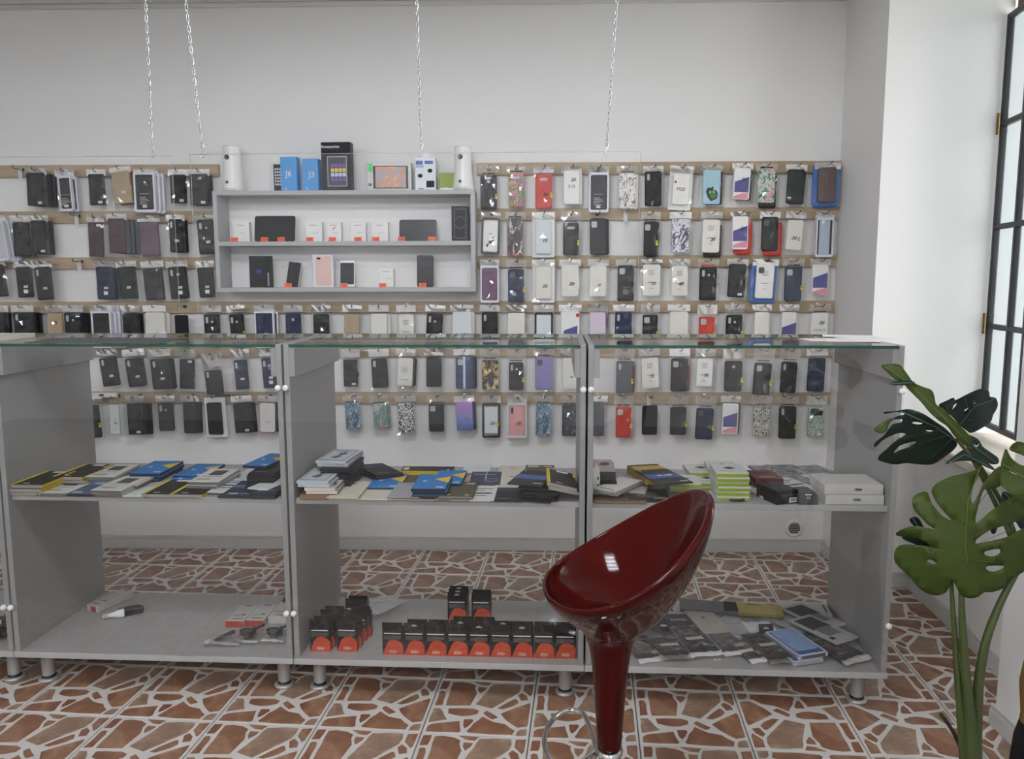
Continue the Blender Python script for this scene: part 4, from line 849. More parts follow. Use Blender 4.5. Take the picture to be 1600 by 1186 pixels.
leaf(c1((136,117),(180,107),(238,108),(270,140),(300,182),(325,214),(380,240),(430,260),(446,300),(456,342),(500,368),(540,410),(590,460),(640,510),(672,560),(640,585),(600,560),(560,525),(520,470),(470,435),(420,390),(370,330),(330,290),(290,250),(262,218),(210,190),(165,148)), [], c1((150,120),(300,220),(450,370),(650,570)), pl_y((1440, 620), -1.68), (-.35, -.8, .3), (.05, .05, .02), lf_m, vein_m, wave=.004)
leaf(c1((180,222),(225,206),(300,203),(330,216),(262,231)), [], c1((185,221),(325,215)), pl_y((1410, 598), -1.66), (0, -.7, .6), (.02, 0, 0), lfd_m, veind_m, wave=.001)
leaf(c1((510,685),(556,642),(618,600),(658,600),(718,650),(768,690),(796,722),(742,702),(690,674),(620,668),(560,674)), [], c1((530,680),(620,630),(780,712)), pl_y((1510, 712), -1.68), (.2, -.8, .5), (.03, 0, 0), lfd_m, veind_m, wave=.003)
leaf(c1((560,500),(640,515),(700,545),(724,585),(775,622),(812,650),(816,680),(780,688),(720,660),(670,610),(600,560)), [c1((668,566),(690,580),(704,560),(700,578),(684,588))], c1((580,515),(800,680)), pl_y((1530, 700), -1.64), (.3, -.8, .3), (.03, 0, 0), lfd_m, veind_m, wave=.003)
# dark leaves behind the large one
leaf(c1((300,1012),(330,992),(360,1008),(384,1050),(470,1150),(430,1200),(330,1150),(262,1120),(270,1090),(330,1060)), [], c1((320,1000),(440,1190)), pl_y((1440, 835), -1.62), (0, -1, 0), (.03, 0, 0), lfd_m, veind_m)
leaf(c1((835,862),(860,845),(905,868),(1010,900),(1080,980),(1060,1120),(960,1080),(900,1000),(840,960),(800,1085),(770,1075),(790,1020),(836,960)), [], c1((850,850),(1050,1100)), pl_y((1580, 810), -1.60), (0, -1, .2), (.03, 0, 0), lfd_m, veind_m)
# leaf cut by the frame
leaf(c1((880,600),(922,556),(1000,580),(1060,640),(1000,650),(930,625)), [], c1((885,598),(1040,630)), pl_y((1590, 705), -1.80), (0, -.9, .4), (.02, 0, 0), lf_m, vein_m)
leaf(c1((828,800),(830,690),(842,640),(859,596),(890,650),(945,692),(1060,730),(1130,830),(1060,930),(960,905),(890,860),(855,830)), [c1((873,722),(900,736),(930,750),(905,744))], c1((845,690),(1100,850)), pl_y((1590, 745), -1.84), (-.2, -.9, .3), (.03, 0, 0), lf_m, vein_m)
# the large leaf in front
big = c1((718,690),(690,714),(640,735),(560,752),(500,775),(450,805),(428,840),(440,880),(476,935),(520,985),(545,1013),(505,998),(460,955),(425,905),(407,852),(372,848),(328,870),(314,905),(330,955),(372,1000),(405,1036),(448,1064),(400,1056),(345,1045),(290,1052),(224,1084),(234,1104),(296,1108),(360,1120),(430,1158),(470,1182)) \
    + c2((395,118),(340,108),(270,100),(212,105),(186,138),(190,190),(230,232),(280,282),(312,322),(360,350),(410,358),(450,340),(468,305),(476,275),(498,312),(520,352),(560,372),(610,365),(640,342),(684,340),(740,320),(790,268),(860,226),(930,150),(920,40),(860,10),(760,60),(700,76),(640,90),(600,96)) \
    + c1((690,1122),(760,1072),(860,1040),(990,985),(1040,900),(1000,820),(900,880),(830,915),(740,985),(684,1030),(692,960),(715,872),(740,830),(790,832),(850,790),(870,715),(820,700),(770,745),(720,815),(690,880),(668,918),(656,880),(680,800),(712,730))
leaf(big, [c2((350,183),(372,176),(400,196),(376,196)), c2((640,140),(660,130),(715,122),(722,142),(690,160),(650,155)), c2((648,222),(664,208),(742,208),(720,228),(680,238))], c1((640,1290),(622,1160),(640,900),(712,700)), pl_y((1505, 830), -1.74), (-.1, -1, .15), (.035, .04, 0), lf_m, vein_m,
     [c1((622,1110),(430,945)), c1((620,1040),(500,900)), c1((632,960),(580,830)), c1((622,1170),(330,1060)), c1((630,1200),(400,1180)), c1((625,1130),(780,1050)), c1((622,1180),(900,1060)), c1((640,1000),(760,840)), c1((630,1240),(440,1290)), c1((632,1240),(820,1260))], soft=2)
def stalk(px, r, y0, y1, name='stalk'):
    n = len(px); P = [pl_y(p, y0+(y1-y0)*i/(n-1))-PO for i, p in enumerate(px)]
    sp = smooth_path(P, 4); rr = r if isinstance(r, (list, tuple)) else (r, r)
    return link(name, tube_me(sp, [rr[0]+(rr[1]-rr[0])*i/(len(sp)-1) for i in range(len(sp))], 8), stem_m, plant)
stalk([(1486, 905), (1490, 970), (1495, 1045), (1501, 1125), (1507, 1210), (1518, 1420)], (.004, .011), -1.72, -1.75)
stalk([(1502, 868), (1503, 960), (1508, 1040), (1514, 1110), (1518, 1200), (1526, 1440)], (.0045, .017), -1.735, -1.755)
stalk([(1589, 893), (1563, 942), (1541, 1000), (1530, 1060), (1526, 1120), (1525, 1200), (1532, 1430)], (.006, .014), -1.72, -1.75)
stalk([(1494, 685), (1522, 722), (1552, 780), (1578, 835), (1592, 880)], (.0035, .006), -1.66, -1.72)
stalk([(1508, 690), (1540, 742), (1568, 792), (1588, 845), (1590, 890)], (.0035, .006), -1.65, -1.72)
link('dry_sheath', tube_me(smooth_path([pl_y(p, -1.72)-PO for p in ((1470, 1116), (1484, 1135), (1497, 1160), (1508, 1190), (1516, 1230))], 4), .0042, 6), mat('dry_sheath', '#2e1c12', .7), plant)
o = link('pot', lathe_me([(0, 0), (.085, 0), (.10, .03), (.104, .055), (.098, .056), (.094, .045), (0, .043)], 28), mat('dark_pot', '#241a14', .95), plant)
link('soil', lathe_me([(0, .050), (.06, .048), (.0935, .0455)], 24), mat('potting_soil', '#20160f', .95, bump=.6, bscale=90), plant)
# post at the frame edge
p = pl_y((1614, 1100), -1.62)
zq = pl_y((1614, 1135), -1.62).z; zt = pl_y((1614, 1034), -1.62).z
post = thing('wrapped_post', (p.x+.004, p.y, 0), 'mustard brown post with a shaggy black foot beside the plant', 'post')
link('upper_wrap', tube_me([(0, 0, zq-.02), (.002, 0, zq+.03), (-.003, 0, zt-.05), (.002, 0, zt-.010), (.004, 0, zt)], [.030, .028, .031, .030, .012], 16), mat('mustard_wrap', '#8a6a34', .8, var=.35, vscale=12, bump=.5, bscale=60), post)
fo = link('shaggy_foot', tube_me([(0, 0, .001), (0, 0, zq*.3), (0, 0, zq*.6), (0, 0, zq*.9), (0, 0, zq+.01)], [.050, .046, .041, .036, .028], 18), mat('black_fibre', '#0e0c0a', .95, bump=1, bscale=120), post)

# ------------------------------------------------------------------ flat packs and boxes inside the counters
def mm(n, c, r=.45): return mat('pk_'+n, c, r)
def P_(x0, y0, x1, y1, m): return (rect(x0, y0, x1, y1), m)
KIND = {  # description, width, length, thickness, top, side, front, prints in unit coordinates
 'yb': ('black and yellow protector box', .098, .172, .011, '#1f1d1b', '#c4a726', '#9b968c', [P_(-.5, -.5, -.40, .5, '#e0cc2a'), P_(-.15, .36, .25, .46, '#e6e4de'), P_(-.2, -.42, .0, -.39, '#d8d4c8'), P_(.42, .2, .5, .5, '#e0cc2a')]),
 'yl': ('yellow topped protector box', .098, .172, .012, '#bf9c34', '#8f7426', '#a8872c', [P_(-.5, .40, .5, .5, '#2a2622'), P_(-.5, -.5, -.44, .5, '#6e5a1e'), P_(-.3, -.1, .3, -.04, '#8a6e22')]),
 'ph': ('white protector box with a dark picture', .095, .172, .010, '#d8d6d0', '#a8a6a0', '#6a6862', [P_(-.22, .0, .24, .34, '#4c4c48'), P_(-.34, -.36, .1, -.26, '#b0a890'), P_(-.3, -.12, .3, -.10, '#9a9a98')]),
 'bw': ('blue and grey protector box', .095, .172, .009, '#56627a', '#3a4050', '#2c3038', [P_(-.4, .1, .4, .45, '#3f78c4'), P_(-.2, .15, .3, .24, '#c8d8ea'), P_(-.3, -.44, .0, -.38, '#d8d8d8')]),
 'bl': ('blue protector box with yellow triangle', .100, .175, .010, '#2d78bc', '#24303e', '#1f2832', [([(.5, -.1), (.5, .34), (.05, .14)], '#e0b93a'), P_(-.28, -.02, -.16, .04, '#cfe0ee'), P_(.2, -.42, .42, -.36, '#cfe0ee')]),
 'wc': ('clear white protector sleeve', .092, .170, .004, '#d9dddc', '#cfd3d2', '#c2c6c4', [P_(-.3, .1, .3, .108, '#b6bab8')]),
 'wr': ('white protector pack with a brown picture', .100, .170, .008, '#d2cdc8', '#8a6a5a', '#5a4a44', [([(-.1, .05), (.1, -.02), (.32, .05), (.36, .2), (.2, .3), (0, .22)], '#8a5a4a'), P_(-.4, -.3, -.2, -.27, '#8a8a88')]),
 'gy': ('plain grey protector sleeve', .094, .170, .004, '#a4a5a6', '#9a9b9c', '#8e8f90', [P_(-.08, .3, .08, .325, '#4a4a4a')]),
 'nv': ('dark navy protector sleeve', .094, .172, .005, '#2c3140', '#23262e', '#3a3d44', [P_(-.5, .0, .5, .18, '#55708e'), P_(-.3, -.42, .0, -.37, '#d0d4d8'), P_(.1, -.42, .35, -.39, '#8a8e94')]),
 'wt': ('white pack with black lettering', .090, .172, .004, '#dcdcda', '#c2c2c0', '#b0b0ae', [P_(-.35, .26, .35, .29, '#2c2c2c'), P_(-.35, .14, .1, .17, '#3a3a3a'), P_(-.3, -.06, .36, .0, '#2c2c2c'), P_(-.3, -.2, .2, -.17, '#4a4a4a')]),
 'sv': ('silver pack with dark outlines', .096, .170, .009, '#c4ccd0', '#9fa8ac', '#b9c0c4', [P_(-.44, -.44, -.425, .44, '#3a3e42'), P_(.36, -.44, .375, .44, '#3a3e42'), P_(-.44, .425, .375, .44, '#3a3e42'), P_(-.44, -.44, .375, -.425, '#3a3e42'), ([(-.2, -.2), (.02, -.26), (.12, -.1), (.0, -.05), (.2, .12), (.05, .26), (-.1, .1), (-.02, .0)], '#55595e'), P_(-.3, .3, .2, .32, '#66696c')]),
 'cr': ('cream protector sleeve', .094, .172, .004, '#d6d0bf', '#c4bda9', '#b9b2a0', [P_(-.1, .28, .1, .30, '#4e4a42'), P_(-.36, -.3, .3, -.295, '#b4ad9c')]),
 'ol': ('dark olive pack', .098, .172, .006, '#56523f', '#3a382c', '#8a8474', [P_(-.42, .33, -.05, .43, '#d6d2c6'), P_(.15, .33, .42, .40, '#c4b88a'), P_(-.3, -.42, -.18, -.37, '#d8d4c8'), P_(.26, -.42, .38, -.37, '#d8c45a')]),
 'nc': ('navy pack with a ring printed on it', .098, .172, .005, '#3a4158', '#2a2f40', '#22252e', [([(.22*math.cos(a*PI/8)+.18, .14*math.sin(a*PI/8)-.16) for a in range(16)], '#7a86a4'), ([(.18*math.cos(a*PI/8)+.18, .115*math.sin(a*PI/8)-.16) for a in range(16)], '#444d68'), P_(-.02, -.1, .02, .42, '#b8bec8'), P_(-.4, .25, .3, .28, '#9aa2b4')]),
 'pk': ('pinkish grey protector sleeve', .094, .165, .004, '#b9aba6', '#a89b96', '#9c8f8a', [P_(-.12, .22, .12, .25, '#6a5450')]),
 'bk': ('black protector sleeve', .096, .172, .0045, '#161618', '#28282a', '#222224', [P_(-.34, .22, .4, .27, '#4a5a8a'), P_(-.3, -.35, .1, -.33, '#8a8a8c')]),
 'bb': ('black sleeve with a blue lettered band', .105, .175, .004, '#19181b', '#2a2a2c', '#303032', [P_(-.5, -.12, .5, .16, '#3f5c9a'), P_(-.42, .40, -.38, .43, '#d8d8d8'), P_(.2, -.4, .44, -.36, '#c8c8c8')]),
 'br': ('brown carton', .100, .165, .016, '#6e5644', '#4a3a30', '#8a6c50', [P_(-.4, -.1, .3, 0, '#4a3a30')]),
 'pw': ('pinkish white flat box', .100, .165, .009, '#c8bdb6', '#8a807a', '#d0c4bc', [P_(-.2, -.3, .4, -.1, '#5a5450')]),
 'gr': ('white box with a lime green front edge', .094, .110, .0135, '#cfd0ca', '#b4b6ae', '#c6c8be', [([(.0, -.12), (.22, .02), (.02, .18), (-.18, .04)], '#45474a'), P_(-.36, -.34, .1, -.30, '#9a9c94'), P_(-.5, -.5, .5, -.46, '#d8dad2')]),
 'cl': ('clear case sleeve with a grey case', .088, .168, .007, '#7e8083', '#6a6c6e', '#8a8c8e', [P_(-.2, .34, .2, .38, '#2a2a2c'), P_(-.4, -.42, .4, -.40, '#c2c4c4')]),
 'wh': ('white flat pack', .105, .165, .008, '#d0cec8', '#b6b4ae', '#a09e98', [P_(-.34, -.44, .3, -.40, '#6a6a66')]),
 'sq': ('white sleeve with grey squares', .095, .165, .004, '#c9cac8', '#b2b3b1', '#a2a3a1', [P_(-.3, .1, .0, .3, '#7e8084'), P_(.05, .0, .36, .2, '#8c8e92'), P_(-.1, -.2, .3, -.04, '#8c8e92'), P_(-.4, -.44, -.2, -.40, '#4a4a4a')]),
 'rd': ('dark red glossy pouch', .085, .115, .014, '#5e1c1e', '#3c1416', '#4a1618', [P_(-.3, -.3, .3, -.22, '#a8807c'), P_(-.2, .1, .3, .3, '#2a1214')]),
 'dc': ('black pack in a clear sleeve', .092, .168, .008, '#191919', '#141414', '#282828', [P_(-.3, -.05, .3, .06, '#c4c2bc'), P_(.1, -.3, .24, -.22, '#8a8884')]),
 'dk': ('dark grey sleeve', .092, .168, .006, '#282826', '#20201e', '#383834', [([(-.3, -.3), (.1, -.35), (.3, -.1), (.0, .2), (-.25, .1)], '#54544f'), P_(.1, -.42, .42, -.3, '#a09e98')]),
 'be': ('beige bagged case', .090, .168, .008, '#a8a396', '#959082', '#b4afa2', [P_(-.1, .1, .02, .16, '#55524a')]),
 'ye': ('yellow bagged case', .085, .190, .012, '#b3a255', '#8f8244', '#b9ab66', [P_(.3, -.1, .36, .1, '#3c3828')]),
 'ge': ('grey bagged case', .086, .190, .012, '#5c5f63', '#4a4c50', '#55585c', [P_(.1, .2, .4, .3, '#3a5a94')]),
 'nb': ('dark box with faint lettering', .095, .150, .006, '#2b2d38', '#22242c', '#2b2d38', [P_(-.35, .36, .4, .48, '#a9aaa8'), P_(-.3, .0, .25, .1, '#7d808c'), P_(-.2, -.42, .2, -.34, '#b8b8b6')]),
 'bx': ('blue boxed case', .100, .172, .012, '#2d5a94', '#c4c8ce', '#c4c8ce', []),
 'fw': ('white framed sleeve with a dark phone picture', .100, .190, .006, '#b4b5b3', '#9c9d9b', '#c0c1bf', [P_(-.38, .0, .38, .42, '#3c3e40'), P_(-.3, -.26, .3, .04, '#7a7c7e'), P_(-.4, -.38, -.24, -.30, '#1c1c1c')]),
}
_kc = {}
def kind_mesh(k, w, l, t):
    key = (k, round(w, 4), round(l, 4), round(t, 4))
    if key in _kc: return _kc[key]
    D = KIND[k]; bm = bmesh.new(); bm_box(bm, (0, 0, t/2), (w, l, t), min(.0008, t*.2))
    bm.normal_update()
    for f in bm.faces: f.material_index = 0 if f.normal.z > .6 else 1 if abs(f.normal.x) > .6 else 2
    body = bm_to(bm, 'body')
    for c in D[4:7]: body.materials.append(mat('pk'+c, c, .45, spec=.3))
    pm = None
    if D[7]:
        cols = []
        for _, c in D[7]:
            if c not in cols: cols.append(c)
        pm = poly_me([([(x*w, y*l) for x, y in pts], cols.index(c)) for pts, c in D[7]], .0005, 'z')
        for c in cols: pm.materials.append(mat('pk'+c, c, .45, spec=.3))
    _kc[key] = (body, pm); return _kc[key]
POSW = {1: [''], 2: ['lower', 'upper'], 3: ['bottom', 'middle', 'top'], 4: ['bottom', 'second', 'third', 'top'], 5: ['bottom', 'second', 'third', 'fourth', 'top'], 6: ['bottom', 'second', 'third', 'fourth', 'fifth', 'top'], 7: ['bottom', 'second', 'third', 'fourth', 'fifth', 'sixth', 'top'], 8: ['bottom', 'second', 'third', 'fourth', 'fifth', 'sixth', 'seventh', 'top']}
SEEN = {}
def fit(c, w, l, rot, back=True):
    a = math.radians(rot); hu = (w*abs(math.cos(a))+l*abs(math.sin(a)))/2; hv = (l*abs(math.cos(a))+w*abs(math.sin(a)))/2
    q = c-CO0; u = q.dot(CU_); v = q.dot(CV_); k = math.floor(u/UW); lo, hi = k*UW+.021+hu, (k+1)*UW-.023-hu
    v2 = max(v, .012+hv)
    if v2 > v+1e-5:   # slide back along the line of sight's ground track, so it keeps its bearing
        d = Vector((c.x-CO.x, c.y-CO.y, 0)); vc = (CO-CO0).dot(CV_); k2 = (v2-vc)/d.dot(CV_); q = Vector((CO.x, CO.y, 0))+d*k2-Vector((CO0.x, CO0.y, 0)); u = q.dot(CU_); v = v2
    u = min(max(u, lo), hi)
    r = CO0+CU_*u+CV_*v; r.z = c.z; return r
def flat(k, px, py, zb, where, n=1, rot=0, sw=1, sl=1, st=1, tilt=0, roll=0, jig=.004, bag=False, desc=None, cat='package', name='protector_pack', grp='packs lying in the counters'):
    D = KIND[k]; w, l, t = D[1]*sw, D[2]*sl, D[3]*st; body, pm = kind_mesh(k, w, l, t); c = fit(at_z((px, py), zb+n*t), w*(1.14 if bag else 1), l*(1.24 if bag else 1), rot)
    for i in range(n):
        pos = POSW[n][i]; lab = ('%s of %d, ' % (pos, n) if pos else '')+(desc or D[0])+' '+where
        o = thing(name, (c.x+(random.uniform(-jig, jig) if n > 1 else 0), c.y+(random.uniform(-jig, jig) if n > 1 else 0), zb+i*(t+.0003)+.0003+(.0015 if bag else 0)), lab, cat, grp, rz=CA+math.radians(rot)+(random.uniform(-.05, .05) if n > 1 else 0), rx=tilt, ry=roll)
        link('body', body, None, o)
        if pm and (i == n-1 or k in ('sv',)): q = link('printed_cover', pm, None, o); q.location.z = t+.0002
        if k == 'gr': box('lime_band', (0, -l/2-.0002, t*.38), (w*.985, .0008, t*.62), mat('lime_band', '#8ea12c', .45, spec=.3), o)
        if bag and i == n-1:
            bo = link('sleeve', BAGS[(int(px)+i) % 6], bag_m, o); bo.rotation_euler[0] = -PI/2; bo.location = (0, l*.56, t*.5+.0035); bo.scale = (w*1.14, t*.5+.0022, l*1.12)
            ff = link('sleeve_flap', HDRS[int(px) % 5], hdr_m, o); ff.rotation_euler[0] = -PI/2+.12; ff.location = (0, -l*.50, t*.6); ff.scale = (w*1.1, 1, .024)
    return c, zb+n*(t+.0003)
A_ = ZS
U1 = 'on the adapter counter shelf'
flat('yb', 66, 763, A_, 'at the near outer corner of the shelf', 3); flat('yb', 132, 735, A_, 'behind the corner stack', 3)
flat('ph', 176, 735, A_, 'in the back row', 3); flat('ph', 108, 765, A_, 'at the front beside the yellow stack'); flat('bw', 150, 766, A_, 'at the shelf front before the grey pile')
flat('ph', 193, 764, A_, 'at the front', 2); flat('wc', 230, 768, A_, 'before the first front yellow box'); flat('bl', 246, 730, A_, 'against the back, under the double-holed case', 3, jig=.006)
flat('wr', 212, 748, A_+.010, 'between blue boxes and white boxes'); flat('gy', 262, 750, A_, 'between the two blue piles'); flat('bl', 312, 734, A_, 'flat at the back centre'); flat('bl', 292, 748, A_, 'lying before the flat back one', st=.6)
flat('ph', 334, 743, A_, 'on a cream edged pile', 3, desc='white picture box'); flat('yb', 268, 766, A_, 'first of two at the front centre'); flat('yb', 311, 769, A_, 'second of two at the front centre')
flat('wt', 362, 758, A_+.006, 'slanting by the navy sleeves', rot=-6); flat('wc', 398, 739, A_, 'behind the navy sleeves'); flat('nv', 384, 766, A_, 'at the front before the seam stack', 2); flat('nv', 428, 767, A_, 'at the front against the seam', 4, sw=.8)
flat('wc', 428, 753, A_+.022, 'on top of the navy stack at the seam', rot=-14, sw=.75); flat('bk', 421, 731, A_, 'in the back corner under the blue box', 7, st=1.7, sw=.85); flat('bl', 419, 718, A_+.054, 'topping the black pile at the seam', sw=.8, rot=-8)
# second counter
flat('br', 504, 773, A_, 'at the base of the silver pile', 1, sw=.85); flat('pw', 512, 762, A_+.017, 'under the silver packs', 2, sw=.92); flat('sv', 497, 746, A_+.036, 'on the pinkish boxes', 2, rot=-3)
flat('bk', 534, 723, A_, 'under the high silver packs', 8, st=1.9, sw=.95, jig=.008); flat('sv', 533, 711, A_+.0711, 'topping the tall black pile', 2, rot=-4)
flat('bk', 592, 733, A_+.004, 'tilted alone behind the blue box', 2, st=2, rot=38, tilt=.0, roll=.06, desc='black wedge-like box'); flat('yb', 668, 733, A_, 'lying crosswise at the back', rot=90, sw=.8, st=1.4, desc='long black and yellow box'); 
flat('cr', 548, 769, A_, 'at the front beside the brown carton', 3); flat('gy', 567, 750, A_, 'behind the cream front stack'); flat('cr', 592, 771, A_, 'at the front before the first blue box'); flat('bl', 606, 751, A_, 'next to the cream sleeves')
flat('ol', 650, 749, A_, 'between the blue boxes', st=.7); flat('bl', 702, 745, A_, 'behind the front blue pile', 2, sw=.9); flat('yb', 640, 775, A_, 'peeping out under the grey pack', 1, st=.6, sl=.8); flat('gy', 638, 766, A_+.007, 'over a yellow edged box'); flat('yb', 686, 777, A_, 'under the blue pile at the front', 1, sl=.8, st=.6); flat('bl', 676, 759, A_+.007, 'at the front centre', 3, jig=.002)
flat('pk', 724, 749, A_, 'before the clear back sleeves'); flat('yb', 712, 776, A_, 'under the olive pack', 1, sl=.9, st=.7); flat('ol', 717, 766, A_+.009, 'on a yellow box at the front'); flat('nc', 759, 747, A_, 'amid the cream sleeves', rot=2); flat('wc', 745, 733, A_, 'along the back edge'); flat('cr', 800, 737, A_, 'along the back edge'); flat('cr', 799, 751, A_, 'behind the dark grey sleeve')
flat('wt', 752, 771, A_, 'at the front before the ringed pack'); flat('bk', 794, 771, A_, 'at the front next to white lettering', 1, st=.8, desc='dark grey sleeve'); flat('bk', 846, 757, A_, 'in the toppled black heap', 8, rot=-8, st=1.0, jig=.012, sw=1.1); flat('ol', 843, 736, A_, 'behind the toppled black heap', st=.8); flat('bb', 832, 752, A_+.046, 'sliding off the black heap', rot=-14, roll=0)
flat('yb', 886, 763, A_+.030, 'leaning on the black heap by the seam', 2, roll=.22, rot=4, sw=.9, jig=0); flat('pk', 884, 741, A_+.03, 'behind the leaning yellow boxes', sw=.9); 
# third counter
flat('wh', 962, 759, A_+.020, 'fanned out beside the white hanger', 2, rot=-34, sw=.7, desc='clear bagged strip'); flat('gy', 985, 748, A_, 'at the back behind the fanned strips', sw=1.3); flat('be', 990, 756, A_+.010, 'under the fanned strips', rot=-12)
flat('br', 968, 778, A_, 'lying at the front by the hanger', 1, st=.5, sw=1.5, sl=.45, desc='brown-black lettered sheet'); flat('dk', 1012, 772, A_+.004, 'behind the stool rim', sw=1.3, sl=.7, desc='crumpled dark lettered bag')
flat('yl', 1018, 735, A_+.028, 'under the blue banded sleeve', st=2, rot=16, sw=1.05, sl=.9); c, z = flat('bb', 1036, 756, A_+.054, 'lettered GLASS, on the heap', rot=18)
bbo = COL.objects[-1]
for o in list(COL.objects)[::-1]:
    if o.get('label', '').startswith('black sleeve with a blue lettered band lettered'): 
        q = link('lettering', text_me('GLASS', .017, 'z', bold=.0004), whiteink_m, o); q.location = (.006, .004, .0052); break
flat('gr', 1067, 748, A_+.008, 'by the blue banded sleeve', 2); flat('gr', 1096, 731, A_, 'in the back row', 3); flat('gr', 1104, 747, A_, 'before the back row', 2); flat('gr', 1128, 727, A_, 'behind the tall stack', 4, jig=.003); flat('gr', 1141, 733, A_, 'in the tall stack', 6, jig=.004)
flat('wh', 1108, 775, A_, 'loose before the tall lime stack', sw=.8, sl=.6, rot=20, st=.4)
flat('rd', 1189, 741, A_, 'beside the lime stack', 2, rot=6, st=1.2, jig=.008); flat('wh', 1200, 766, A_, 'before the dark red pouches', sl=.8, rot=14)
for i, (px, py, rt) in enumerate(((1205, 737, 10), (1238, 735, 12), (1252, 744, 14), (1282, 736, 16), (1296, 742, 14), (1312, 738, 16))): flat('cl', px, py, A_+.001*i, ('behind the red pouches', 'under the mandala case', 'over the black barcode box', 'under the last pale case', 'before the corner sleeves', 'in the back corner')[i], rot=rt, bag=i % 2 == 0)
flat('wt', 1240, 757, A_+.006, 'slanting behind the black barcode box', rot=24, desc='white lettered leaflet'); flat('wh', 1278, 764, A_+.002, 'behind the rounded grey box', rot=16, st=.4, desc='white card with round marks'); flat('wt', 1302, 750, A_+.010, 'before the white badge boxes', rot=22, desc='crumpled white leaflet'); flat('wc', 1330, 741, A_+.008, 'on the top white badge box side', rot=20)
def carton(name, px, py, zb, w, d, h, m, lab, rz=0, grp=None, bev=.0015, cat='box'):
    c = at_z((px, py), zb); c = fit(c+CV_*(d/2), w, d, math.degrees(rz))-CV_*(d/2); t = thing(name, (c.x, c.y, zb+.0003), lab, cat, grp, rz=CA+rz); box('carton', (0, d/2, h/2), (w, d, h), m, t, bev); return t
t = carton('barcode_box', 1230, 788, A_, .072, .10, .040, mat('black_carton', '#111012', .45, spec=.3), 'small black box with a barcode label on its front', .35)
front(t, 'barcode_label', poly_me([(rect(.006, .004, .030, .018), 0)]+[(rect(.009+.0026*i, .007, .0104+.0026*i, .016), 1) for i in range(7)]+[(rect(-.02, .026, .026, .0275), 2), (rect(-.02, .022, .0, .0228), 2)]), [label_m, ink_m, mat('faint_grey', '#6a6a6c', .5)], 0, 0)
t = thing('rounded_box', at_z((1263, 789), A_)+Vector((0, 0, .0003)), 'small dark grey box with rounded shoulders and a CE mark', 'box', None, CA+.05)
o = link('carton', slab_me([(-.027, 0), (.027, 0), (.027, .026), (.021, .034), (-.019, .034), (-.027, .026)], .07, .0008), mat('slate_carton', '#45474b', .45), t); o.location.y = .035
front(t, 'lettering', text_me('CE', .009), whiteink_m, .0, .020, -.0008)
front(t, 'small_print', poly_me([(rect(-.010, .028, .008, .031), 0)]), whiteink_m, 0, 0, -.0006)
for px, py, zb, lab in ((1347, 789, A_, 'lower long white box with a metal badge'), (1334, 773, A_+.0296, 'upper long white box with a metal badge')):
    t = carton('badge_box', px, py, zb, .165, .13, .0285, mat('ivory_carton', '#d2d0c8', .4), lab, .02, 'white badge boxes'); front(t, 'badge', slab_me(rrect(.022, .008, .0035, 3), .0014, .0003), mat('badge_metal', '#8c8a80', .3, metal=.7), .012 if zb > A_ else .006, .0145, -.0007)
    front(t, 'badge_print', poly_me([(rect(-.007, -.0012, .007, .0012), 0)]), ink_m, .012 if zb > A_ else .006, .0145, -.0018)
t = thing('cable_tie', at_z((1150, 783), A_)+Vector((0, 0, .004)), 'small black clip lying by the lime stack', 'clip', None)
link('clip_body', tube_me(smooth_path([(-.022, 0, 0), (-.006, .012, .002), (.014, .006, .004), (.020, -.008, .002), (-.002, -.010, .001), (-.018, -.004, 0)], 3), .0032, 6), black_m, t)
t = thing('white_hanger', at_z((931, 776), A_)+Vector((0, .012, .001)), 'tall white plastic hanger strip standing by the seam', 'hanger', None, CA)
link('strip', slab_me([(-.011, 0), (.008, 0), (.012, .05), (.010, .085), (-.002, .095), (-.012, .085), (-.014, .04)], .03, .002), white_m, t)
front(t, 'slot', box_me((.004, .001, .010)), black_m, .006, .055, -.0155); front(t, 'slot', box_me((.004, .001, .006)), black_m, .006, .035, -.0155)
flat('wr', 938, 728, A_, 'behind the hanger', 5, sw=.8, st=.9); flat('bk', 950, 744, A_+.03, 'jutting out behind the hanger', 2, sw=.5, sl=.6, st=2)

# ---- bottom boards
B_ = ZB
def adapter_box(px, py, lab, red, rz=0, w=.062, l=.13):
    t = carton('adapter_box', px, py, B_, w, l, .024, mat('offwhite_carton', '#c4c2ba', .5), lab, rz, 'white and red adapter boxes')
    m = mat('brick_red_print', '#a5453a', .5)
    if red == 2: front(t, 'red_front', poly_me([(rect(-w/2, .001, w/2, .0225), 0)]), m, 0, 0)
    if red == 1: front(t, 'red_front', poly_me([(rect(-w*.12, .002, w*.36, .020), 0)]), m, 0, 0)
    q = link('printed_cover', poly_me([(rect(-w*.2, .012, w*.2, .017), 0), (rect(w*.25, .011, w*.34, .018), 0), (rect(-w*.34, .04, w*.1, .043), 0), (rect(w*.1, .04, w*.3, .052), 0), (rect(-w*.2, l-.014, w*.2, l-.007), 0)], .0004, 'z'), mat('brown_grey_print', '#6c645c', .5), t); q.location.z = .0245; return t
adapter_box(143, 956, 'worn white box with a small red patch beside the lone adapter', 1, -.35, .05, .15)
adapter_box(367, 981, 'first white box with a red front face', 2, 0); adapter_box(398, 980, 'second white box with a red front face', 2, 0); adapter_box(434, 975, 'white cable box with a plain front by the seam', 0, 0, .066, .12)
t = thing('car_adapter', at_z((192, 965), B_)+Vector((0, 0, .0158)), 'white and black plug adapter lying alone', 'adapter', None, CA+.55)
o = link('white_plug', lathe_me([(0, 0), (.006, 0), (.0065, .02), (.008, .03), (.013, .045), (.015, .062), (.013, .066), (0, .066)], 16), white_m, t); o.rotation_euler[1] = PI/2; o.location.x = -.06
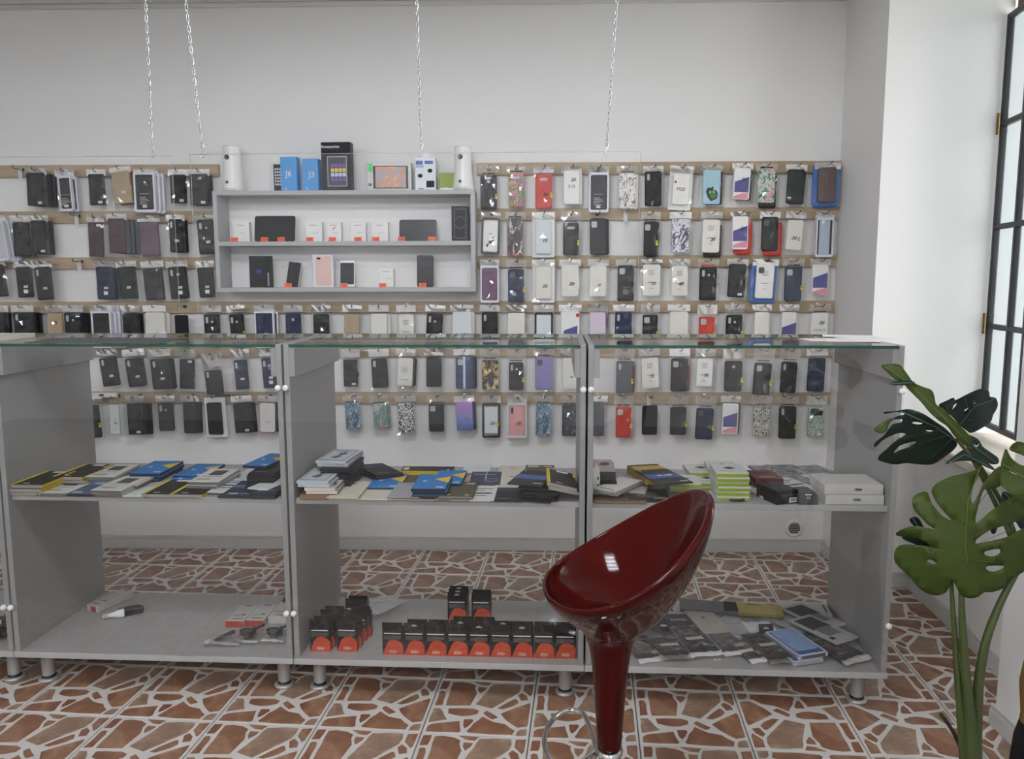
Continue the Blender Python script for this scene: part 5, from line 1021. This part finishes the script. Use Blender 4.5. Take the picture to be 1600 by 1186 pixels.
o = link('black_socket', slab_me([(0, -.014), (.055, -.018), (.060, .0), (.045, .018), (.012, .016), (-.012, .010), (-.02, .006), (-.012, -.004)], .022, .003, axis='z'), black_m, t); o.location = (.006, .012, .0)
o = link('contact', box_me((.012, .004, .004), .0008), steel_m, t); o.location = (-.05, -.0062, .003)
def bagged_cable(px, py, lab, seed, w=.10, l=.10, loop=False):
    rnd = random.Random(seed); t = thing('bagged_cable', at_z((px, py), B_)+Vector((0, 0, .010)), lab, 'cable', 'bagged cables at the bottom', CA-.05)
    b = link('bag', BAGS[seed % 6], bag_m, t); b.rotation_euler[0] = -PI/2; b.location = (0, l/2, .002); b.scale = (w, .009, l)
    f = link('bag_flap', HDRS[seed % 5], hdr_m, t); f.rotation_euler[0] = -PI/2+.1; f.location = (0, -l/2+.004, .004); f.scale = (w, 1, .014)
    m = mat('cable_grey', '#3e3e3c', .5)
    if loop: P = [(math.cos(a)*.022*(1+.1*rnd.random())-.01, -.02+.016*math.sin(a), .004+.001*i) for i, a in enumerate([k*.7 for k in range(20)])]+[(.0, .0, .012), (.012, .028, .012), (.016, .045, .010)]
    else: P = [(-.028, -.030, .004), (-.018, -.012, .006), (-.004, .010, .008), (.004, .028, .007)]
    link('cable', tube_me(smooth_path(P, 3), .0062 if not loop else .0034, 7), m, t)
    o = link('plug', lathe_me([(0, 0), (.008, 0), (.009, .014), (.006, .024), (0, .025)], 12), m if loop else mat('plug_tip', '#b8b6b0', .3), t); o.location = (P[0][0]-.008, P[0][1]-.010, .008); o.rotation_euler = (PI/2, 0, -.6)
bagged_cable(358, 1001, 'flat bag with a short dark plug lead at the front', 1, .11, .085); bagged_cable(397, 994, 'bag with a coiled dark cable before the red boxes', 2, .08, .12, True); bagged_cable(438, 993, 'bag with a bundled cable against the seam', 3, .07, .12, True)
t = thing('black_cable', at_z((452, 944), B_)+Vector((0, 0, .008)), 'black cable curving up behind the cable box', 'cable', None)
link('cable', tube_me(smooth_path([(-.02, 0, 0), (-.008, .01, .016), (.012, .012, .018), (.03, .006, .004)], 4), .007, 8), black_m, t)
# cables in the cut-off counter
for i, (px, py) in enumerate(((2, 975), (8, 993), (-14, 985))):
    t = thing('black_cable', at_z((px, py), B_)+Vector((0, 0, .008)), ('tangled black cable with a white plug in the cut-off counter', 'tangled black cable at the front of the cut-off counter', 'black cable coil running out of the frame')[i], 'cable', None)
    rnd = random.Random(i+4); link('cable', tube_me(smooth_path([(rnd.uniform(-.04, .035), rnd.uniform(-.04, .04), rnd.uniform(.0, .02)) for _ in range(10)], 4), .005, 6), black_m, t)
    if i == 0: o = link('plug', box_me((.012, .02, .009), .002), white_m, t); o.location = (.02, -.03, .012)
# black and orange boxes
def orange_me(w, h):
    pts = [(-w/2, 0), (w/2, 0), (w/2, .030), (w*.40, .040), (w*.22, .046), (0, .0475), (-w*.16, .044), (-w*.28, .034), (-w*.40, .016)]
    return poly_me([(pts, 0)], .0005)
HB = .100
org_me = orange_me(.062, HB); ln_me = poly_me([(rect(-.026, .0655, .025, .0685), 0)]); dl_me = poly_me([(rect(-.026, .058-.0032*i, .026-.006*(i == 3), .0592-.0032*i), 0) for i in range(4)])
oval_me = poly_me([([(.014*math.cos(a*PI/8), .0105+.0052*math.sin(a*PI/8)) for a in range(16)], 0)], .0004)
scr_me = merge_me([poly_me([(rect(-.0105+.0042*i, .0092, -.0082+.0042*i, .0122+.001*(i % 2)), 0) for i in range(6)], .0004), poly_me([(rect(-.010, .0062, .010, .0070), 0), (rect(-.0095, .0146, .0095, .0152), 0)], .0004)], 'script')
slot_me = poly_me([(rect(-.0085, -.0018, .0085, .0018), 0), (rect(-.0035, .0018, .0035, .0042), 0)], .0005)
bo_m = mat('matt_black_carton', '#0f0d0c', .5, spec=.25); bo_side = mat('box_side_orange', '#8a2f1a', .5, spec=.3)
def bo_box(c, lab, slot=False, zb=B_, rz=0, plain=False):
    c = fit(c+CV_*.0125, .064, .027, 0)-CV_*.0125
    t = thing('boxed_charger', (c.x, c.y, zb+.0003), lab, 'box', 'black and orange boxes', rz=CA+rz)
    box('carton', (0, .0125, .041), (.062, .025, .082), bo_m, t, .0008); box('hang_flap', (0, .0012, .091), (.062, .0016, .0195), bo_m, t)
    if plain: return t
    front(t, 'orange_print', org_me, orange2_m, 0, 0); front(t, 'title_line', ln_me, whiteink_m, 0, 0); front(t, 'small_lettering', dl_me, mat('dim_print', '#77736f', .5), 0, 0)
    o = front(t, 'script_logo', scr_me, whiteink_m, 0, 0, -.0009)
    if slot: front(t, 'hang_slot', slot_me, mat('slot_light', '#b4b0aa', .5), 0, .092, .0002)
    for s in (-1, 1): box('orange_side', (s*.0312, .0125, .022), (.0004, .024, .042), bo_side, t)
    return t
orange2_m = mat('orange_print', '#b9411f', .5, spec=.3)
for i in range(9):
    px = 613.5+i*33.7
    for r in range(3):
        if r == 2 and i not in (3, 4): continue
        if r == 1 and i in (0,): continue
        c = at_z((px, 1024+i*.75), B_)+CV_*(.0275*r+.004)+CU_*(.006*r if i < 6 else .002*r)
        bo_box(c, '%s black and orange box in the %s of the row of nine' % (ORD[i+1].capitalize(), ('front', 'second line', 'third line')[r]), slot=(r == 0 and i in (1, 4, 6)) or (r == 1 and i in (3, 5)))
for i, (px, r) in enumerate(((717, 0), (717, 1), (717, 2), (754, 0), (754, 1))):
    c = at_z((px, 1027), B_); c = CO0+CU_*((at_z((px, 962), B_)-CO0).dot(CU_))+CV_*(.285+.0275*r); c.z = B_
    bo_box(c, 'black and orange box, %s in the %s file standing behind the row' % (ORD[r+1], ('outer', 'inner')[i > 2]), slot=i < 3)
for q, (px, py, nr) in enumerate(((500, 1019, 4), (543, 1019, 4))):
    for r in range(nr):
        c = at_z((px, py), B_)+CV_*(.004+.0275*r+(.02 if r > 1 else 0))+CU_*(.006*r-.002*q); bo_box(c, 'black and orange box, %s in the %s file by the seam' % (ORD[r+1], ('outer', 'inner')[q]), rz=random.uniform(-.02, .02))
for r in range(2): bo_box(at_z((528+r*2, 1019), B_)+CV_*(.165+.027*r)+CU_*.012, 'black and orange box, %s at the back of the files by the seam' % ('nearer', 'farther')[r])
t = thing('plastic_bag', at_z((592, 958), B_)+Vector((0, .02, .004)), 'empty clear plastic bag behind the black boxes', 'bag', None, rz=-.5)
o = link('bag', BAGS[2], bag2_m, t); o.rotation_euler = (-PI/2-.06, 0, 0); o.location = (0, .08, .012); o.scale = (.11, .010, .16)
# pile of bagged cases under the stool's counter
W3 = 'in the bottom pile'
for k, px, py, zb, rot, where, kw in (
    ('ge', 1107, 946, .020, 84, 'at the back of the pile', {}), ('ye', 1176, 950, .020, 82, 'at the back of the pile', {}), ('sq', 1213, 950, .012, 86, 'beside the yellow case at the back', {'desc': 'pale boxed sleeve'}), ('wh', 1255, 949, .012, 84, 'at the back near the side panel', {}),
    ('nb', 1036, 966, .010, 4, 'beside the stool stem', {}), ('nb', 1062, 970, .014, 2, 'next to the beige card', {'desc': 'navy box with faint lettering'}), ('be', 1104, 969, .018, 12, 'handwritten, amid the pile', {'desc': 'off-white case card'}), ('gy', 1142, 974, .012, 22, 'in the middle of the pile', {'bag': True}), ('cl', 1178, 968, .006, 18, 'under the yellow case', {'bag': True}),
    ('gy', 1230, 970, .012, 40, 'slanting towards the side panel', {'desc': 'long white sleeve'}), ('fw', 1275, 962, .020, 30, 'by the side panel', {}), ('fw', 1300, 982, .026, 32, 'leaning at the side panel', {'desc': 'white framed sleeve, nearer one,'}), ('dk', 1262, 962, .006, 34, 'under the framed sleeves', {}),
    ('dk', 1018, 990, .010, 30, 'half hidden by the stool stem', {'desc': 'dark grey phone box'}), ('dk', 1000, 1010, .003, 20, 'crumpled at the stool stem', {'bag': True}), ('dc', 1046, 1008, .008, 10, 'at the front by the stool stem', {'sl': .7, 'bag': True, 'desc': 'small black bagged pack'}), ('dc', 1085, 998, .012, 12, 'with a white label', {'bag': True, 'desc': 'black bagged case'}), ('dk', 1127, 997, .010, 20, 'next to the labelled black case', {'bag': True}), ('dk', 1160, 1008, .006, 22, 'between dark cases at the front', {'bag': True, 'sw': .8}),
    ('dc', 1200, 1008, .010, 16, 'before the blue box', {'bag': True, 'desc': 'dark case with a white flap'}), ('bx', 1236, 1012, .004, 19, 'at the front', {'desc': 'lower blue boxed case'}), ('bx', 1243, 1003, .018, 20, 'at the front', {'desc': 'upper blue boxed case'}), ('be', 1300, 1008, .008, 24, 'between blue box and side panel', {'bag': True}), ('bk', 1346, 1010, .012, 32, 'against the side panel', {'st': 1.6, 'bag': True, 'desc': 'black case'}), ('wc', 1196, 989, .014, 8, 'under the black hang tab', {})):
    flat(k, px, py, B_+zb, where+' in the bottom pile' if 'pile' not in where else where, rot=rot, name='bagged_case', cat='phone case', grp='bagged cases in the bottom pile', **kw)
blue_in = mat('pale_blue_case', '#7d9cc4', .3)
for o in list(COL.objects):
    l = o.get('label', '')
    if 'blue boxed case' in l:
        q = link('blue_case', slab_me(rrect(.078, .136, .010, 3), .006, .001, axis='z'), blue_in if 'upper' in l else mat('pk#2d5a94', '#2d5a94'), o); q.location = (0, .012, .0125)
        fr_o = link('white_rim', ring_me(.100, .172, .088, .156, .013, .008), mat('rim_white', '#c4c8ce', .35), o); fr_o.rotation_euler[0] = -PI/2; fr_o.location.z = .0065
t = thing('hang_tab', at_z((1197, 982), B_+.03), 'black cardboard hang tab sticking up from the bottom pile', 'tab', None, rx=-.6)
link('card', slab_me(rrect(.046, .028, .003, 2), .001, .0002), black_m, t); front(t, 'hang_slot', slot_me, mat('slot_light', '#b4b0aa', .5), 0, .0, -.0008)
t = thing('paper_label', at_z((1121, 1031), B_)+Vector((0, 0, .001)), 'tiny white label lying at the front edge', 'label', None, rz=.3); link('card', box_me((.02, .010, .0008)), label_m, t); q = link('print', box_me((.008, .003, .0004)), ink_m, t); q.location.z = .0006

# ---- things on the glass tops
def sheet(px, py, zt, w, d, h, m, lab, rz=0, name='paper_sheet', cat='paper', zo=0):
    c = at_z((px, py), ZT); t = tag(link(name, box_me((w, d, h), 0, (0, 0, h/2)), m), lab, cat); t.location = (c.x, c.y, ZT+.0004+zo); t.rotation_euler[2] = CA+rz; return t
sheet(-20, 531, 0, .16, .22, .014, mat('cardboard_white', '#d2cdc2', .95), 'white ledger stack lying on the cut-off counter', 0, 'ledger', 'ledger')
sheet(170, 532, 0, .40, .20, .0012, mat('desk_mat', '#5a5c5e', .5), 'thin dark grey mat on the glass top beyond the ledger', 0, 'desk_mat', 'mat')
for i, (px, py, rz, lab) in enumerate(((1295, 531, .1, 'white paper sheet beside the pillar on the glass'), (1330, 533, -.15, 'white paper sheet at the front of the glass top'), (1352, 530, .2, 'white paper sheet fanned out at the end of the counter'), (1325, 527, -.3, 'slanted white paper sheet at the back of the glass top'))): sheet(px, py, 0, .15, .10, .0008, paper_m, lab, rz, zo=.0010*i)
